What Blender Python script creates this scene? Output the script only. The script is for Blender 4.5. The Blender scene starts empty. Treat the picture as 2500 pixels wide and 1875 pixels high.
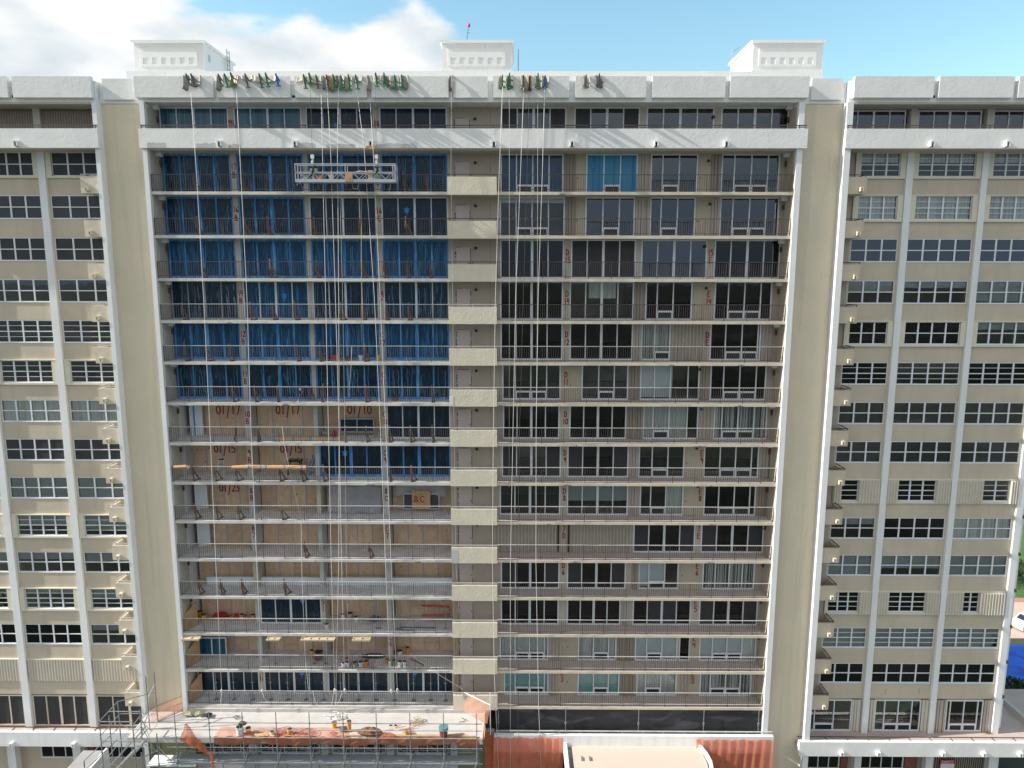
import bpy, math, random
from mathutils import Vector, Matrix, Euler
random.seed(7)
sc = bpy.context.scene
R = math.radians
COL = sc.collection

# ---------------------------------------------------------------- camera
CF, CTH, CRO, CYA, CZ, CD = 1750.0, R(8.63), R(0.091), R(-0.333), 39.97, 47.17
cam_d = bpy.data.cameras.new('camera'); cam = bpy.data.objects.new('camera', cam_d); COL.objects.link(cam)
cam_d.sensor_width = 36.0; cam_d.lens = 36.0*CF/2500.0; cam_d.clip_start = 0.5; cam_d.clip_end = 6000
cam.matrix_world = (Matrix.Translation((0, -CD, CZ)) @ Matrix.Rotation(-CYA, 4, 'Z') @
                    Matrix.Rotation(R(90)-CTH, 4, 'X') @ Matrix.Rotation(CRO, 4, 'Z'))
sc.camera = cam
sc.render.resolution_x = 1024; sc.render.resolution_y = 768
# ---------------------------------------------------------------- light
SUN = Vector((-8.0, -0.86, 5.2)).normalized()
el = math.asin(SUN.z); az = math.atan2(SUN.x, SUN.y)
w = bpy.data.worlds.new('World'); sc.world = w; w.use_nodes = True
nt = w.node_tree; N = nt.nodes; Lk = nt.links
N.clear()
out = N.new('ShaderNodeOutputWorld'); bg = N.new('ShaderNodeBackground'); bg.inputs[1].default_value = 0.15
sky = N.new('ShaderNodeTexSky'); sky.sky_type = 'NISHITA'; sky.sun_disc = False
sky.sun_elevation = el; sky.sun_rotation = az % (2*math.pi); sky.air_density = 1.6; sky.dust_density = 0.6; sky.ozone_density = 3.0
tc = N.new('ShaderNodeTexCoord')
mp = N.new('ShaderNodeMapping'); mp.inputs['Scale'].default_value = (1.0, 1.0, 2.3); mp.inputs['Location'].default_value = (0.35, 0.0, 0.12)
Lk.new(tc.outputs['Generated'], mp.inputs[0])
n1 = N.new('ShaderNodeTexNoise'); n1.inputs['Scale'].default_value = 4.2; n1.inputs['Detail'].default_value = 9; n1.inputs['Roughness'].default_value = 0.52; n1.inputs['Distortion'].default_value = 0.25
Lk.new(mp.outputs[0], n1.inputs['Vector'])
sep = N.new('ShaderNodeSeparateXYZ'); Lk.new(tc.outputs['Generated'], sep.inputs[0])
def wmath(op, a, b=None, c=None, clamp=False):
    m = N.new('ShaderNodeMath'); m.operation = op; m.use_clamp = clamp
    for i, v in enumerate((a, b, c)):
        if v is None: continue
        if isinstance(v, (int, float)): m.inputs[i].default_value = v
        else: Lk.new(v, m.inputs[i])
    return m.outputs[0]
# banks of cloud lie to the west (left), thinning towards the east and the zenith
gx = wmath('MULTIPLY_ADD', sep.outputs['X'], -4.0, -0.36)
gx = wmath('MINIMUM', gx, 0.13); gx = wmath('MAXIMUM', gx, -0.36)
gz_ = wmath('MULTIPLY_ADD', sep.outputs['Z'], -7.0, 2.17)
gz_ = wmath('MINIMUM', gz_, 0.06); gz_ = wmath('MAXIMUM', gz_, -0.28)
# unseen bright cloud added in the sky facing the facade, to light it
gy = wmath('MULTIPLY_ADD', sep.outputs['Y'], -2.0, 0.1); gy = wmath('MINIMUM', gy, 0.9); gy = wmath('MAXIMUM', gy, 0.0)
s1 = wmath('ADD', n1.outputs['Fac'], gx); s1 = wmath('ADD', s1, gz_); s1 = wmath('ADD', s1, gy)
mr = N.new('ShaderNodeMapRange'); mr.interpolation_type = 'SMOOTHSTEP'
mr.inputs['From Min'].default_value = 0.46; mr.inputs['From Max'].default_value = 0.60
Lk.new(s1, mr.inputs['Value'])
n2 = N.new('ShaderNodeTexNoise'); n2.inputs['Scale'].default_value = 7.0; n2.inputs['Detail'].default_value = 5
Lk.new(mp.outputs[0], n2.inputs['Vector'])
cr = N.new('ShaderNodeValToRGB'); Lk.new(n2.outputs['Fac'], cr.inputs[0])
cr.color_ramp.elements[0].position = 0.36; cr.color_ramp.elements[0].color = (2.3, 2.6, 2.8, 1)
cr.color_ramp.elements[1].position = 0.62; cr.color_ramp.elements[1].color = (3.6, 3.58, 3.52, 1)
skb = N.new('ShaderNodeMix'); skb.data_type = 'RGBA'; skb.blend_type = 'MULTIPLY'; skb.inputs[0].default_value = 1.0
Lk.new(sky.outputs[0], skb.inputs[6]); skb.inputs[7].default_value = (0.60, 0.71, 0.70, 1)
mx = N.new('ShaderNodeMix'); mx.data_type = 'RGBA'
Lk.new(mr.outputs[0], mx.inputs[0]); Lk.new(skb.outputs[2], mx.inputs[6]); Lk.new(cr.outputs[0], mx.inputs[7])
# pale haze lying along the horizon
hz = N.new('ShaderNodeMapRange'); hz.interpolation_type = 'SMOOTHSTEP'; hz.inputs['From Min'].default_value = 0.0; hz.inputs['From Max'].default_value = 0.16
hz.inputs['To Min'].default_value = 0.85; hz.inputs['To Max'].default_value = 0.0
Lk.new(wmath('ABSOLUTE', sep.outputs['Z']), hz.inputs['Value'])
Lk.new(wmath('MULTIPLY_ADD', wmath('MULTIPLY', sep.outputs['Y'], -2.0, clamp=True), 0.26, 0.16), hz.inputs['From Max'])  # haze raised on the unseen side to make the window reflections bluer
mh = N.new('ShaderNodeMix'); mh.data_type = 'RGBA'; Lk.new(hz.outputs[0], mh.inputs[0]); Lk.new(mx.outputs[2], mh.inputs[6]); mh.inputs[7].default_value = (1.15, 1.65, 2.3, 1)
Lk.new(mh.outputs[2], bg.inputs[0]); Lk.new(bg.outputs[0], out.inputs[0])
sd = bpy.data.lights.new('sun', 'SUN'); sd.energy = 3.7; sd.angle = R(0.6); sd.color = (1.0, 0.955, 0.88)
sun = bpy.data.objects.new('sun', sd); COL.objects.link(sun)
sun.rotation_euler = SUN.to_track_quat('Z', 'Y').to_euler()
vs = sc.view_settings; vs.view_transform = 'Standard'; vs.look = 'None'; vs.gamma = 1.0; vs.use_curve_mapping = False; vs.exposure = 1.0

# ---------------------------------------------------------------- surveying helper: sight line to a plane at depth Y
def P(px, py, Y):
    u, v = px-1250.0, py-937.5
    c, s = math.cos(-CRO), math.sin(-CRO); u, v = c*u-s*v, s*u+c*v
    c, s = math.cos(CTH), math.sin(CTH); y = CF*c - v*s; z = -CF*s - v*c
    c, s = math.cos(-CYA), math.sin(-CYA); x, y = c*u-s*y, s*u+c*y
    t = (Y+CD)/y
    return Vector((t*x, Y, CZ+t*z))
def PX(px, py, Y): return P(px, py, Y).x
def PZ(px, py, Y): return P(px, py, Y).z

# ---------------------------------------------------------------- materials
MATS = {}
def mat(name, col, rough=0.8, var=0.12, vscale=1.5, bump=0.0, bscale=20.0, metal=0.0, spec=0.5, streak=None, bdist=0.02):
    m = bpy.data.materials.new(name); m.use_nodes = True; t = m.node_tree; n = t.nodes; b = n['Principled BSDF']
    b.inputs['Roughness'].default_value = rough; b.inputs['Metallic'].default_value = metal
    b.inputs['Specular IOR Level'].default_value = spec
    tcn = n.new('ShaderNodeTexCoord')
    nz = n.new('ShaderNodeTexNoise'); nz.inputs['Scale'].default_value = vscale; nz.inputs['Detail'].default_value = 7; nz.inputs['Roughness'].default_value = 0.62
    t.links.new(tcn.outputs['Object'], nz.inputs['Vector'])
    rp = n.new('ShaderNodeMapRange'); rp.inputs['From Min'].default_value = 0.28; rp.inputs['From Max'].default_value = 0.72
    rp.inputs['To Min'].default_value = 1.0-var; rp.inputs['To Max'].default_value = 1.0+var*0.6
    t.links.new(nz.outputs['Fac'], rp.inputs['Value'])
    vm = n.new('ShaderNodeVectorMath'); vm.operation = 'SCALE'; vm.inputs[0].default_value = col[:3]
    t.links.new(rp.outputs[0], vm.inputs['Scale'])
    last = vm.outputs[0]
    if streak:
        mpn = n.new('ShaderNodeMapping'); mpn.inputs['Scale'].default_value = streak.get('scale', (7, 7, 0.6))
        t.links.new(tcn.outputs['Object'], mpn.inputs[0])
        sn = n.new('ShaderNodeTexNoise'); sn.inputs['Scale'].default_value = 1.0; sn.inputs['Detail'].default_value = 6; sn.inputs['Distortion'].default_value = streak.get('dist', 0.3)
        t.links.new(mpn.outputs[0], sn.inputs['Vector'])
        sr = n.new('ShaderNodeMapRange'); sr.inputs['From Min'].default_value = streak.get('lo', 0.52); sr.inputs['From Max'].default_value = streak.get('hi', 0.72)
        sr.inputs['To Max'].default_value = streak.get('amt', 0.6)
        t.links.new(sn.outputs['Fac'], sr.inputs['Value'])
        mm = n.new('ShaderNodeMix'); mm.data_type = 'RGBA'; mm.inputs[7].default_value = tuple(streak['col'])+(1,)
        t.links.new(sr.outputs[0], mm.inputs[0]); t.links.new(last, mm.inputs[6]); last = mm.outputs[2]
    t.links.new(last, b.inputs['Base Color'])
    if bump > 0:
        bn = n.new('ShaderNodeTexNoise'); bn.inputs['Scale'].default_value = bscale; bn.inputs['Detail'].default_value = 4; bn.inputs['Distortion'].default_value = 0.6
        t.links.new(tcn.outputs['Object'], bn.inputs['Vector'])
        bp = n.new('ShaderNodeBump'); bp.inputs['Strength'].default_value = bump; bp.inputs['Distance'].default_value = bdist
        t.links.new(bn.outputs['Fac'], bp.inputs['Height']); t.links.new(bp.outputs[0], b.inputs['Normal'])
    MATS[name] = m
    return m
def glassmat(name, tint, gloss=1.0, rough=0.02, ior=1.5):
    m = bpy.data.materials.new(name); m.use_nodes = True; t = m.node_tree; n = t.nodes; n.clear()
    o = n.new('ShaderNodeOutputMaterial'); tr = n.new('ShaderNodeBsdfTransparent'); tr.inputs[0].default_value = tuple(tint)+(1,)
    g = n.new('ShaderNodeBsdfGlossy'); g.inputs['Roughness'].default_value = rough
    fr = n.new('ShaderNodeFresnel'); fr.inputs[0].default_value = ior
    ml = n.new('ShaderNodeMath'); ml.operation = 'MULTIPLY'; ml.inputs[1].default_value = gloss; ml.use_clamp = True
    tcn = n.new('ShaderNodeTexCoord'); nz = n.new('ShaderNodeTexNoise'); nz.inputs['Scale'].default_value = 1.6; nz.inputs['Detail'].default_value = 1
    bp = n.new('ShaderNodeBump'); bp.inputs['Strength'].default_value = 0.25; bp.inputs['Distance'].default_value = 0.01
    t.links.new(tcn.outputs['Object'], nz.inputs['Vector']); t.links.new(nz.outputs['Fac'], bp.inputs['Height']); t.links.new(bp.outputs[0], g.inputs['Normal'])
    mx = n.new('ShaderNodeMixShader')
    t.links.new(fr.outputs[0], ml.inputs[0]); t.links.new(ml.outputs[0], mx.inputs[0]); t.links.new(tr.outputs[0], mx.inputs[1]); t.links.new(g.outputs[0], mx.inputs[2])
    t.links.new(mx.outputs[0], o.inputs[0]); MATS[name] = m; return m
def netmat(name, col, alpha, scale=14.0):
    m = bpy.data.materials.new(name); m.use_nodes = True; t = m.node_tree; n = t.nodes; n.clear()
    o = n.new('ShaderNodeOutputMaterial'); tr = n.new('ShaderNodeBsdfTransparent')
    d = n.new('ShaderNodeBsdfDiffuse'); d.inputs[0].default_value = tuple(col)+(1,)
    tl = n.new('ShaderNodeBsdfTranslucent'); tl.inputs[0].default_value = tuple(col)+(1,)
    a = n.new('ShaderNodeMixShader'); a.inputs[0].default_value = 0.35
    t.links.new(d.outputs[0], a.inputs[1]); t.links.new(tl.outputs[0], a.inputs[2])
    tcn = n.new('ShaderNodeTexCoord'); nz = n.new('ShaderNodeTexNoise'); nz.inputs['Scale'].default_value = 1.3; nz.inputs['Detail'].default_value = 3
    mr_ = n.new('ShaderNodeMapRange'); mr_.inputs['To Min'].default_value = max(0, alpha-0.2); mr_.inputs['To Max'].default_value = min(1, alpha+0.2)
    t.links.new(tcn.outputs['Object'], nz.inputs['Vector']); t.links.new(nz.outputs['Fac'], mr_.inputs['Value'])
    mx = n.new('ShaderNodeMixShader'); t.links.new(mr_.outputs[0], mx.inputs[0])
    t.links.new(tr.outputs[0], mx.inputs[1]); t.links.new(a.outputs[0], mx.inputs[2]); t.links.new(mx.outputs[0], o.inputs[0])
    MATS[name] = m; return m

mat('white_stucco', (0.80, 0.795, 0.775), 0.9, 0.07, 0.8, 0.45, 5.5, bdist=0.026, streak=dict(col=(0.67, 0.67, 0.66), amt=0.35, scale=(0.8, 0.8, 0.35), lo=0.52, hi=0.66, dist=0.6))
mat('white_paint', (0.79, 0.80, 0.80), 0.75, 0.07, 0.5, 0.25, 9, bdist=0.02, streak=dict(col=(0.60, 0.60, 0.57), amt=0.35, scale=(2.5, 2.5, 0.12), lo=0.5, hi=0.68))
mat('roof_white', (0.80, 0.79, 0.76), 0.8, 0.06, 0.6, 0.2, 6, bdist=0.02, streak=dict(col=(0.5, 0.49, 0.46), amt=0.25, lo=0.6, hi=0.8, scale=(2.5, 2.5, 0.3)))
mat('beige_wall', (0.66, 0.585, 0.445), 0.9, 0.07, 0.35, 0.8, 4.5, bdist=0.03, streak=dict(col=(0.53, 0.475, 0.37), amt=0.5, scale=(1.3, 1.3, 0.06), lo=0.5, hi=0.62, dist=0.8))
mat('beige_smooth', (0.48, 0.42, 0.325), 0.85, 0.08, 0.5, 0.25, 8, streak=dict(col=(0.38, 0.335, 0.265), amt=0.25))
mat('cream_stucco', (0.68, 0.615, 0.485), 0.9, 0.10, 1.2, 0.6, 6.5, bdist=0.028, streak=dict(col=(0.60, 0.55, 0.45), amt=0.4, scale=(1.5, 1.5, 0.4), lo=0.5, hi=0.66))
mat('cream_edge', (0.64, 0.57, 0.445), 0.85, 0.16, 1.8, 0.5, 9, bdist=0.02, streak=dict(col=(0.50, 0.45, 0.37), amt=0.6, scale=(0.9, 0.9, 0.9), lo=0.54, hi=0.6))
mat('pale_edge', (0.62, 0.60, 0.54), 0.85, 0.22, 1.1, 0.5, 9, bdist=0.03, streak=dict(col=(0.40, 0.40, 0.39), amt=0.7, scale=(0.5, 0.5, 0.5), lo=0.55, hi=0.60))
mat('spandrel', (0.57, 0.50, 0.39), 0.9, 0.09, 0.6, 0.45, 8, bdist=0.015, streak=dict(col=(0.49, 0.43, 0.34), amt=0.5, scale=(1.6, 1.6, 0.15), lo=0.5, hi=0.66))
mat('cream_trim', (0.70, 0.655, 0.53), 0.8, 0.08, 2)
mat('end_wall', (0.50, 0.475, 0.41), 0.85, 0.1, 0.8, 0.3, 5)
mat('wall_taupe', (0.44, 0.385, 0.315), 0.85, 0.1, 0.8)
mat('soffit', (0.50, 0.465, 0.40), 0.9, 0.1, 0.7)
mat('floor_paint', (0.52, 0.45, 0.41), 0.9, 0.12, 1.2)
mat('floor_concrete', (0.68, 0.665, 0.67), 0.92, 0.25, 1.3, 0.3, 15, streak=dict(col=(0.50, 0.49, 0.50), amt=0.5, scale=(1.5, 1.5, 1.5), lo=0.55, hi=0.66))
mat('concrete', (0.50, 0.505, 0.50), 0.9, 0.15, 1.0, 0.3, 12)
mat('pillar_beige', (0.52, 0.48, 0.40), 0.88, 0.12, 1.6, 0.2, 10, streak=dict(col=(0.44, 0.35, 0.25), amt=0.35, scale=(3, 3, 0.7)))
mat('door_pink', (0.55, 0.48, 0.44), 0.7, 0.06, 1)
mat('rust', (0.16, 0.075, 0.045), 0.9, 0.4, 9)
mat('frame_white', (0.72, 0.76, 0.80), 0.5, 0.06, 2)
mat('frame_grey', (0.33, 0.36, 0.39), 0.6, 0.1, 2)
mat('frame_beige', (0.60, 0.55, 0.46), 0.6, 0.06, 2)
mat('frame_blue', (0.045, 0.23, 0.56), 0.7, 0.4, 5, streak=dict(col=(0.20, 0.48, 0.78), amt=0.8, scale=(9, 9, 0.7), lo=0.5, hi=0.65))
mat('film_dark', (0.010, 0.032, 0.055), 0.16, 0.5, 1.2, 0.35, 3, spec=0.3, streak=dict(col=(0.06, 0.18, 0.31), amt=0.7, scale=(4.5, 4.5, 0.9), lo=0.55, hi=0.72, dist=1.6))
mat('film_blue', (0.012, 0.060, 0.130), 0.22, 0.45, 0.9, 0.3, 2, spec=0.25, streak=dict(col=(0.040, 0.18, 0.38), amt=0.7, scale=(3.5, 3.5, 0.45), lo=0.46, hi=0.68, dist=1.2))
mat('film_navy', (0.012, 0.025, 0.042), 0.12, 0.4, 1.0, 0.15, 3, spec=0.3, streak=dict(col=(0.022, 0.065, 0.13), amt=0.8, scale=(5, 5, 0.9), lo=0.52, hi=0.7, dist=1.0))
mat('film_teal', (0.020, 0.085, 0.135), 0.15, 0.3, 1.0, spec=0.5, streak=dict(col=(0.035, 0.15, 0.20), amt=0.9, scale=(5.5, 5.5, 0.05), lo=0.48, hi=0.52, dist=0.0))
mat('film_bright', (0.03, 0.25, 0.43), 0.25, 0.12, 1.0, spec=0.4, streak=dict(col=(0.008, 0.155, 0.40), amt=0.95, scale=(5.5, 5.5, 0.05), lo=0.54, hi=0.6, dist=0.0))
mat('tape_blue', (0.03, 0.26, 0.62), 0.6, 0.2, 3)
mat('glass_reveal', (0.02, 0.02, 0.022), 0.4)
glassmat('glass', (0.36, 0.40, 0.39), 1.1); glassmat('glass_clear', (0.90, 0.92, 0.915), 1.0)
glassmat('glass_bluegrey', (0.34, 0.42, 0.48), 2.7)
glassmat('glass_soft', (0.80, 0.86, 0.86), 1.8)
glassmat('glass_dark', (0.16, 0.17, 0.18), 1.1)
mat('screen_grey', (0.046, 0.047, 0.050), 0.55, 0.15, 1.5, spec=0.3)
mat('screen_slate', (0.060, 0.066, 0.076), 0.5, 0.15, 1.5, spec=0.3)
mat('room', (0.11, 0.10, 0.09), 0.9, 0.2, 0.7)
mat('curtain', (0.88, 0.88, 0.84), 0.9, 0.05, 1, streak=dict(col=(0.55, 0.56, 0.54), amt=0.8, scale=(11, 11, 0.03), lo=0.48, hi=0.6, dist=0))
mat('blinds', (0.86, 0.87, 0.83), 0.9, 0.05, 1, streak=dict(col=(0.06, 0.06, 0.06), amt=0.95, scale=(14, 14, 0.02), lo=0.48, hi=0.56, dist=0))
mat('roller_blind', (0.42, 0.45, 0.46), 0.85, 0.05, 1)
mat('roller_white', (0.84, 0.89, 0.92), 0.85, 0.05, 1)
mat('shutter', (0.44, 0.39, 0.335), 0.7, 0.08, 1)
mat('shutter_brown', (0.30, 0.255, 0.21), 0.75, 0.1, 1)
mat('shutter_light', (0.60, 0.55, 0.46), 0.7, 0.08, 1)
mat('rail_brown', (0.085, 0.07, 0.065), 0.6, 0.2, 3)
mat('rail_top', (0.48, 0.47, 0.46), 0.5, 0.2, 2)
mat('rail_grey', (0.12, 0.12, 0.125), 0.6, 0.3, 2)
mat('plywood', (0.72, 0.525, 0.355), 0.85, 0.16, 1.6, streak=dict(col=(0.56, 0.38, 0.24), amt=0.6, scale=(4, 4, 0.6), lo=0.50, hi=0.66))
mat('plywood_dark', (0.66, 0.47, 0.32), 0.85, 0.18, 1.8, streak=dict(col=(0.50, 0.34, 0.22), amt=0.6, scale=(0.6, 4, 5), lo=0.50, hi=0.66))
mat('seam_tape', (0.33, 0.36, 0.46), 0.8)
mat('timber_old', (0.21, 0.105, 0.06), 0.9, 0.35, 4)
mat('timber_new', (0.52, 0.33, 0.17), 0.85, 0.25, 3)
mat('lumber', (0.60, 0.48, 0.33), 0.85, 0.2, 3)
mat('cardboard', (0.50, 0.31, 0.16), 0.85, 0.12, 3)
mat('red_paint', (0.44, 0.014, 0.014), 0.7, 0.2, 12)
mat('rope', (0.74, 0.72, 0.68), 0.9, 0.1, 6)
mat('rope_thin', (0.50, 0.49, 0.46), 0.9, 0.1, 6)
mat('rope_dark', (0.10, 0.10, 0.11), 0.8)
mat('rope_tan', (0.52, 0.43, 0.28), 0.9)
mat('hook_green', (0.015, 0.30, 0.10), 0.5, 0.25, 9)
mat('hook_grey', (0.17, 0.19, 0.21), 0.5, 0.3, 9, metal=0.3)
mat('hook_blue', (0.01, 0.14, 0.50), 0.5, 0.2, 9)
mat('mat_grey', (0.30, 0.285, 0.25), 0.6, 0.4, 5, 0.5, 6)
mat('mat_tan', (0.40, 0.375, 0.30), 0.6, 0.35, 5, 0.5, 6)
mat('mat_gold', (0.40, 0.24, 0.11), 0.45, 0.4, 5, 0.5, 6)
mat('mat_dark', (0.17, 0.16, 0.145), 0.8, 0.3, 5, 0.5, 6)
mat('aluminium', (0.50, 0.51, 0.52), 0.38, 0.15, 3, metal=0.55)
mat('galvanised', (0.30, 0.315, 0.33), 0.45, 0.3, 4, metal=0.5)
mat('hoist_grey', (0.48, 0.49, 0.47), 0.6, 0.35, 5)
mat('hoist_green', (0.33, 0.42, 0.36), 0.6, 0.3, 5)
mat('black', (0.02, 0.02, 0.022), 0.6, 0.3, 5)
mat('lamp_black', (0.018, 0.018, 0.018), 0.5)
mat('orange_plastic', (0.75, 0.25, 0.03), 0.5, 0.15, 5)
mat('yellow_plastic', (0.70, 0.42, 0.05), 0.5, 0.15, 5)
mat('white_plastic', (0.72, 0.72, 0.70), 0.5, 0.15, 5)
mat('red_plastic', (0.55, 0.03, 0.03), 0.5, 0.2, 5)
mat('red_ladder', (0.55, 0.12, 0.07), 0.6, 0.2, 5)
mat('teal_plastic', (0.10, 0.28, 0.30), 0.5, 0.2, 5)
mat('maroon', (0.20, 0.06, 0.06), 0.6, 0.3, 4)
mat('deck', (0.52, 0.495, 0.47), 0.9, 0.12, 0.9, 0.15, 10, streak=dict(col=(0.38, 0.36, 0.34), amt=0.45, scale=(0.9, 2.2, 1), lo=0.52, hi=0.75))
mat('canopy_top', (0.56, 0.475, 0.40), 0.9, 0.05, 0.25, 0.1, 5)
mat('mesh_black', (0.030, 0.032, 0.036), 0.6, 0.35, 0.4, spec=0.35, streak=dict(col=(0.085, 0.085, 0.095), amt=0.9, scale=(0.35, 0.35, 1.2), lo=0.5, hi=0.7, dist=1.5))
mat('brick', (0.25, 0.10, 0.075), 0.9, 0.4, 12)
mat('terrace_pink', (0.48, 0.38, 0.33), 0.9, 0.12, 1)
mat('sign_white', (0.68, 0.68, 0.72), 0.6)
mat('sign_red', (0.50, 0.02, 0.02), 0.6)
mat('pink_light', (0.65, 0.02, 0.15), 0.5)
mat('skin', (0.30, 0.17, 0.11), 0.6)
mat('shirt_blue', (0.04, 0.10, 0.42), 0.9, 0.2, 6)
mat('trousers', (0.10, 0.10, 0.11), 0.9, 0.2, 6)
mat('cap_white', (0.75, 0.75, 0.75), 0.7)
mat('cloth_olive', (0.28, 0.29, 0.16), 0.95, 0.2, 8, 0.5, 9)
mat('cloth_tan', (0.42, 0.36, 0.29), 0.95, 0.2, 8, 0.5, 9)
mat('cloth_navy', (0.03, 0.035, 0.06), 0.95, 0.2, 8, 0.5, 9)
mat('hose_red', (0.55, 0.10, 0.09), 0.6, 0.2, 4)
mat('plastic_sheet', (0.46, 0.47, 0.49), 0.25, 0.15, 2, 0.7, 3.0, spec=0.7, bdist=0.05, streak=dict(col=(0.66, 0.67, 0.69), amt=0.9, scale=(3, 3, 1.5), lo=0.55, hi=0.7, dist=2.0))
netmat('net_orange', (0.72, 0.23, 0.11), 0.50); netmat('net_brown', (0.50, 0.22, 0.13), 0.62)
netmat('net_pink', (0.85, 0.48, 0.36), 0.30)
netmat('tarp_orange', (0.82, 0.30, 0.19), 0.52); netmat('wrap_clear', (0.62, 0.63, 0.66), 0.58)
mat('green_wall', (0.19, 0.20, 0.10), 0.9, 0.15, 1)
mat('car_white', (0.75, 0.76, 0.78), 0.25, 0.02, 1)
mat('car_glass', (0.02, 0.04, 0.045), 0.08)
mat('tyre', (0.02, 0.02, 0.02), 0.8)
mat('leaf', (0.035, 0.075, 0.018), 0.8, 0.5, 2)
mat('bark', (0.10, 0.075, 0.05), 0.9)
mat('grass_lawn', (0.075, 0.14, 0.03), 0.95, 0.35, 1.2, 0.3, 8)
mat('path_brick', (0.40, 0.22, 0.16), 0.95, 0.2, 3)
mat('path_pale', (0.56, 0.40, 0.32), 0.95, 0.12, 0.6)
mat('court_blue', (0.008, 0.13, 0.62), 0.6, 0.3, 0.25, streak=dict(col=(0.03, 0.05, 0.42), amt=0.9, scale=(0.35, 0.35, 0.35), lo=0.5, hi=0.6, dist=2.0))
gm = mat('ground', (0.075, 0.085, 0.055), 0.95, 0.6, 0.03, streak=dict(col=(0.17, 0.165, 0.15), amt=0.8, scale=(0.02, 0.02, 0.02), lo=0.5, hi=0.56, dist=0.5))

# ---------------------------------------------------------------- mesh builder
class MB:
    def __init__(s): s.v = []; s.f = []; s.mi = []; s.cur = 0
    def add(s, vs_, fs):
        k = len(s.v); s.v += [tuple(a) for a in vs_]
        for f in fs: s.f.append([k+i for i in f]); s.mi.append(s.cur)
        return s
    def box(s, x0, x1, y0, y1, z0, z1):
        if x1 < x0: x0, x1 = x1, x0
        if y1 < y0: y0, y1 = y1, y0
        if z1 < z0: z0, z1 = z1, z0
        return s.add([(x0,y0,z0),(x1,y0,z0),(x1,y1,z0),(x0,y1,z0),(x0,y0,z1),(x1,y0,z1),(x1,y1,z1),(x0,y1,z1)],
            [(0,3,2,1),(4,5,6,7),(0,1,5,4),(1,2,6,5),(2,3,7,6),(3,0,4,7)])
    def hexa(s, p):  # 8 points, same order as box
        return s.add(p, [(0,3,2,1),(4,5,6,7),(0,1,5,4),(1,2,6,5),(2,3,7,6),(3,0,4,7)])
    def beam(s, a, b, w_, h_=None):
        a = Vector(a); b = Vector(b); d = (b-a); h_ = h_ or w_
        if d.length < 1e-6: return s
        d.normalize(); up = Vector((0,0,1)) if abs(d.z) < 0.9 else Vector((0,1,0))
        x = d.cross(up).normalized()*w_/2; y = d.cross(x).normalized()*h_/2
        return s.hexa([a-x-y, a+x-y, a+x+y, a-x+y, b-x-y, b+x-y, b+x+y, b-x+y])
    def tube(s, pts, r, n=6, cap=True):
        pts = [Vector(p) for p in pts]; k0 = len(s.v); m = len(pts)
        rr = r if isinstance(r, (list, tuple)) else [r]*m
        for i, p in enumerate(pts):
            d = (pts[min(i+1, m-1)]-pts[max(i-1, 0)])
            if d.length < 1e-9: d = Vector((0,0,1))
            d.normalize(); up = Vector((0,0,1)) if abs(d.z) < 0.9 else Vector((0,1,0))
            x = d.cross(up).normalized(); y = d.cross(x).normalized()
            for j in range(n):
                a = 2*math.pi*j/n; s.v.append(tuple(p+(x*math.cos(a)+y*math.sin(a))*rr[i]))
        for i in range(m-1):
            for j in range(n):
                s.f.append([k0+i*n+j, k0+i*n+(j+1)%n, k0+(i+1)*n+(j+1)%n, k0+(i+1)*n+j]); s.mi.append(s.cur)
        if cap:
            s.f.append([k0+j for j in range(n)][::-1]); s.mi.append(s.cur)
            s.f.append([k0+(m-1)*n+j for j in range(n)]); s.mi.append(s.cur)
        return s
    def lathe(s, c, prof, n=14):
        c = Vector(c); k0 = len(s.v); m = len(prof)
        for r_, z in prof:
            for j in range(n):
                a = 2*math.pi*j/n; s.v.append((c.x+r_*math.cos(a), c.y+r_*math.sin(a), c.z+z))
        for i in range(m-1):
            for j in range(n):
                s.f.append([k0+i*n+j, k0+i*n+(j+1)%n, k0+(i+1)*n+(j+1)%n, k0+(i+1)*n+j]); s.mi.append(s.cur)
        s.f.append([k0+j for j in range(n)][::-1]); s.mi.append(s.cur)
        s.f.append([k0+(m-1)*n+j for j in range(n)]); s.mi.append(s.cur)
        return s
    def prism(s, poly, axis, a0, a1):  # poly in the other two axes
        n = len(poly)
        def mk(p, a):
            if axis == 'y': return (p[0], a, p[1])
            if axis == 'x': return (a, p[0], p[1])
            return (p[0], p[1], a)
        k = [mk(p, a0) for p in poly]+[mk(p, a1) for p in poly]
        return s.add(k, [list(range(n))[::-1], list(range(n, 2*n))]+[(i, (i+1) % n, n+(i+1) % n, n+i) for i in range(n)])
    def sheet(s, fn, nu, nv, th=0.02, nrm=None):
        # fn(u,v)->Vector ; solid sheet with thickness along nrm
        nrm = Vector(nrm or (0, 1, 0))*th; k = len(s.v)
        for L in (0, 1):
            for j in range(nv+1):
                for i in range(nu+1):
                    s.v.append(tuple(fn(i/nu, j/nv)+nrm*L))
        A = lambda i, j, L: k+L*(nu+1)*(nv+1)+j*(nu+1)+i
        for j in range(nv):
            for i in range(nu):
                s.f.append([A(i,j,0), A(i+1,j,0), A(i+1,j+1,0), A(i,j+1,0)]); s.mi.append(s.cur)
                s.f.append([A(i,j+1,1), A(i+1,j+1,1), A(i+1,j,1), A(i,j,1)]); s.mi.append(s.cur)
        for i in range(nu):
            for j in (0, nv):
                s.f.append([A(i,j,0), A(i+1,j,0), A(i+1,j,1), A(i,j,1)]); s.mi.append(s.cur)
        for j in range(nv):
            for i in (0, nu):
                s.f.append([A(i,j,0), A(i,j+1,0), A(i,j+1,1), A(i,j,1)]); s.mi.append(s.cur)
        return s
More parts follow.
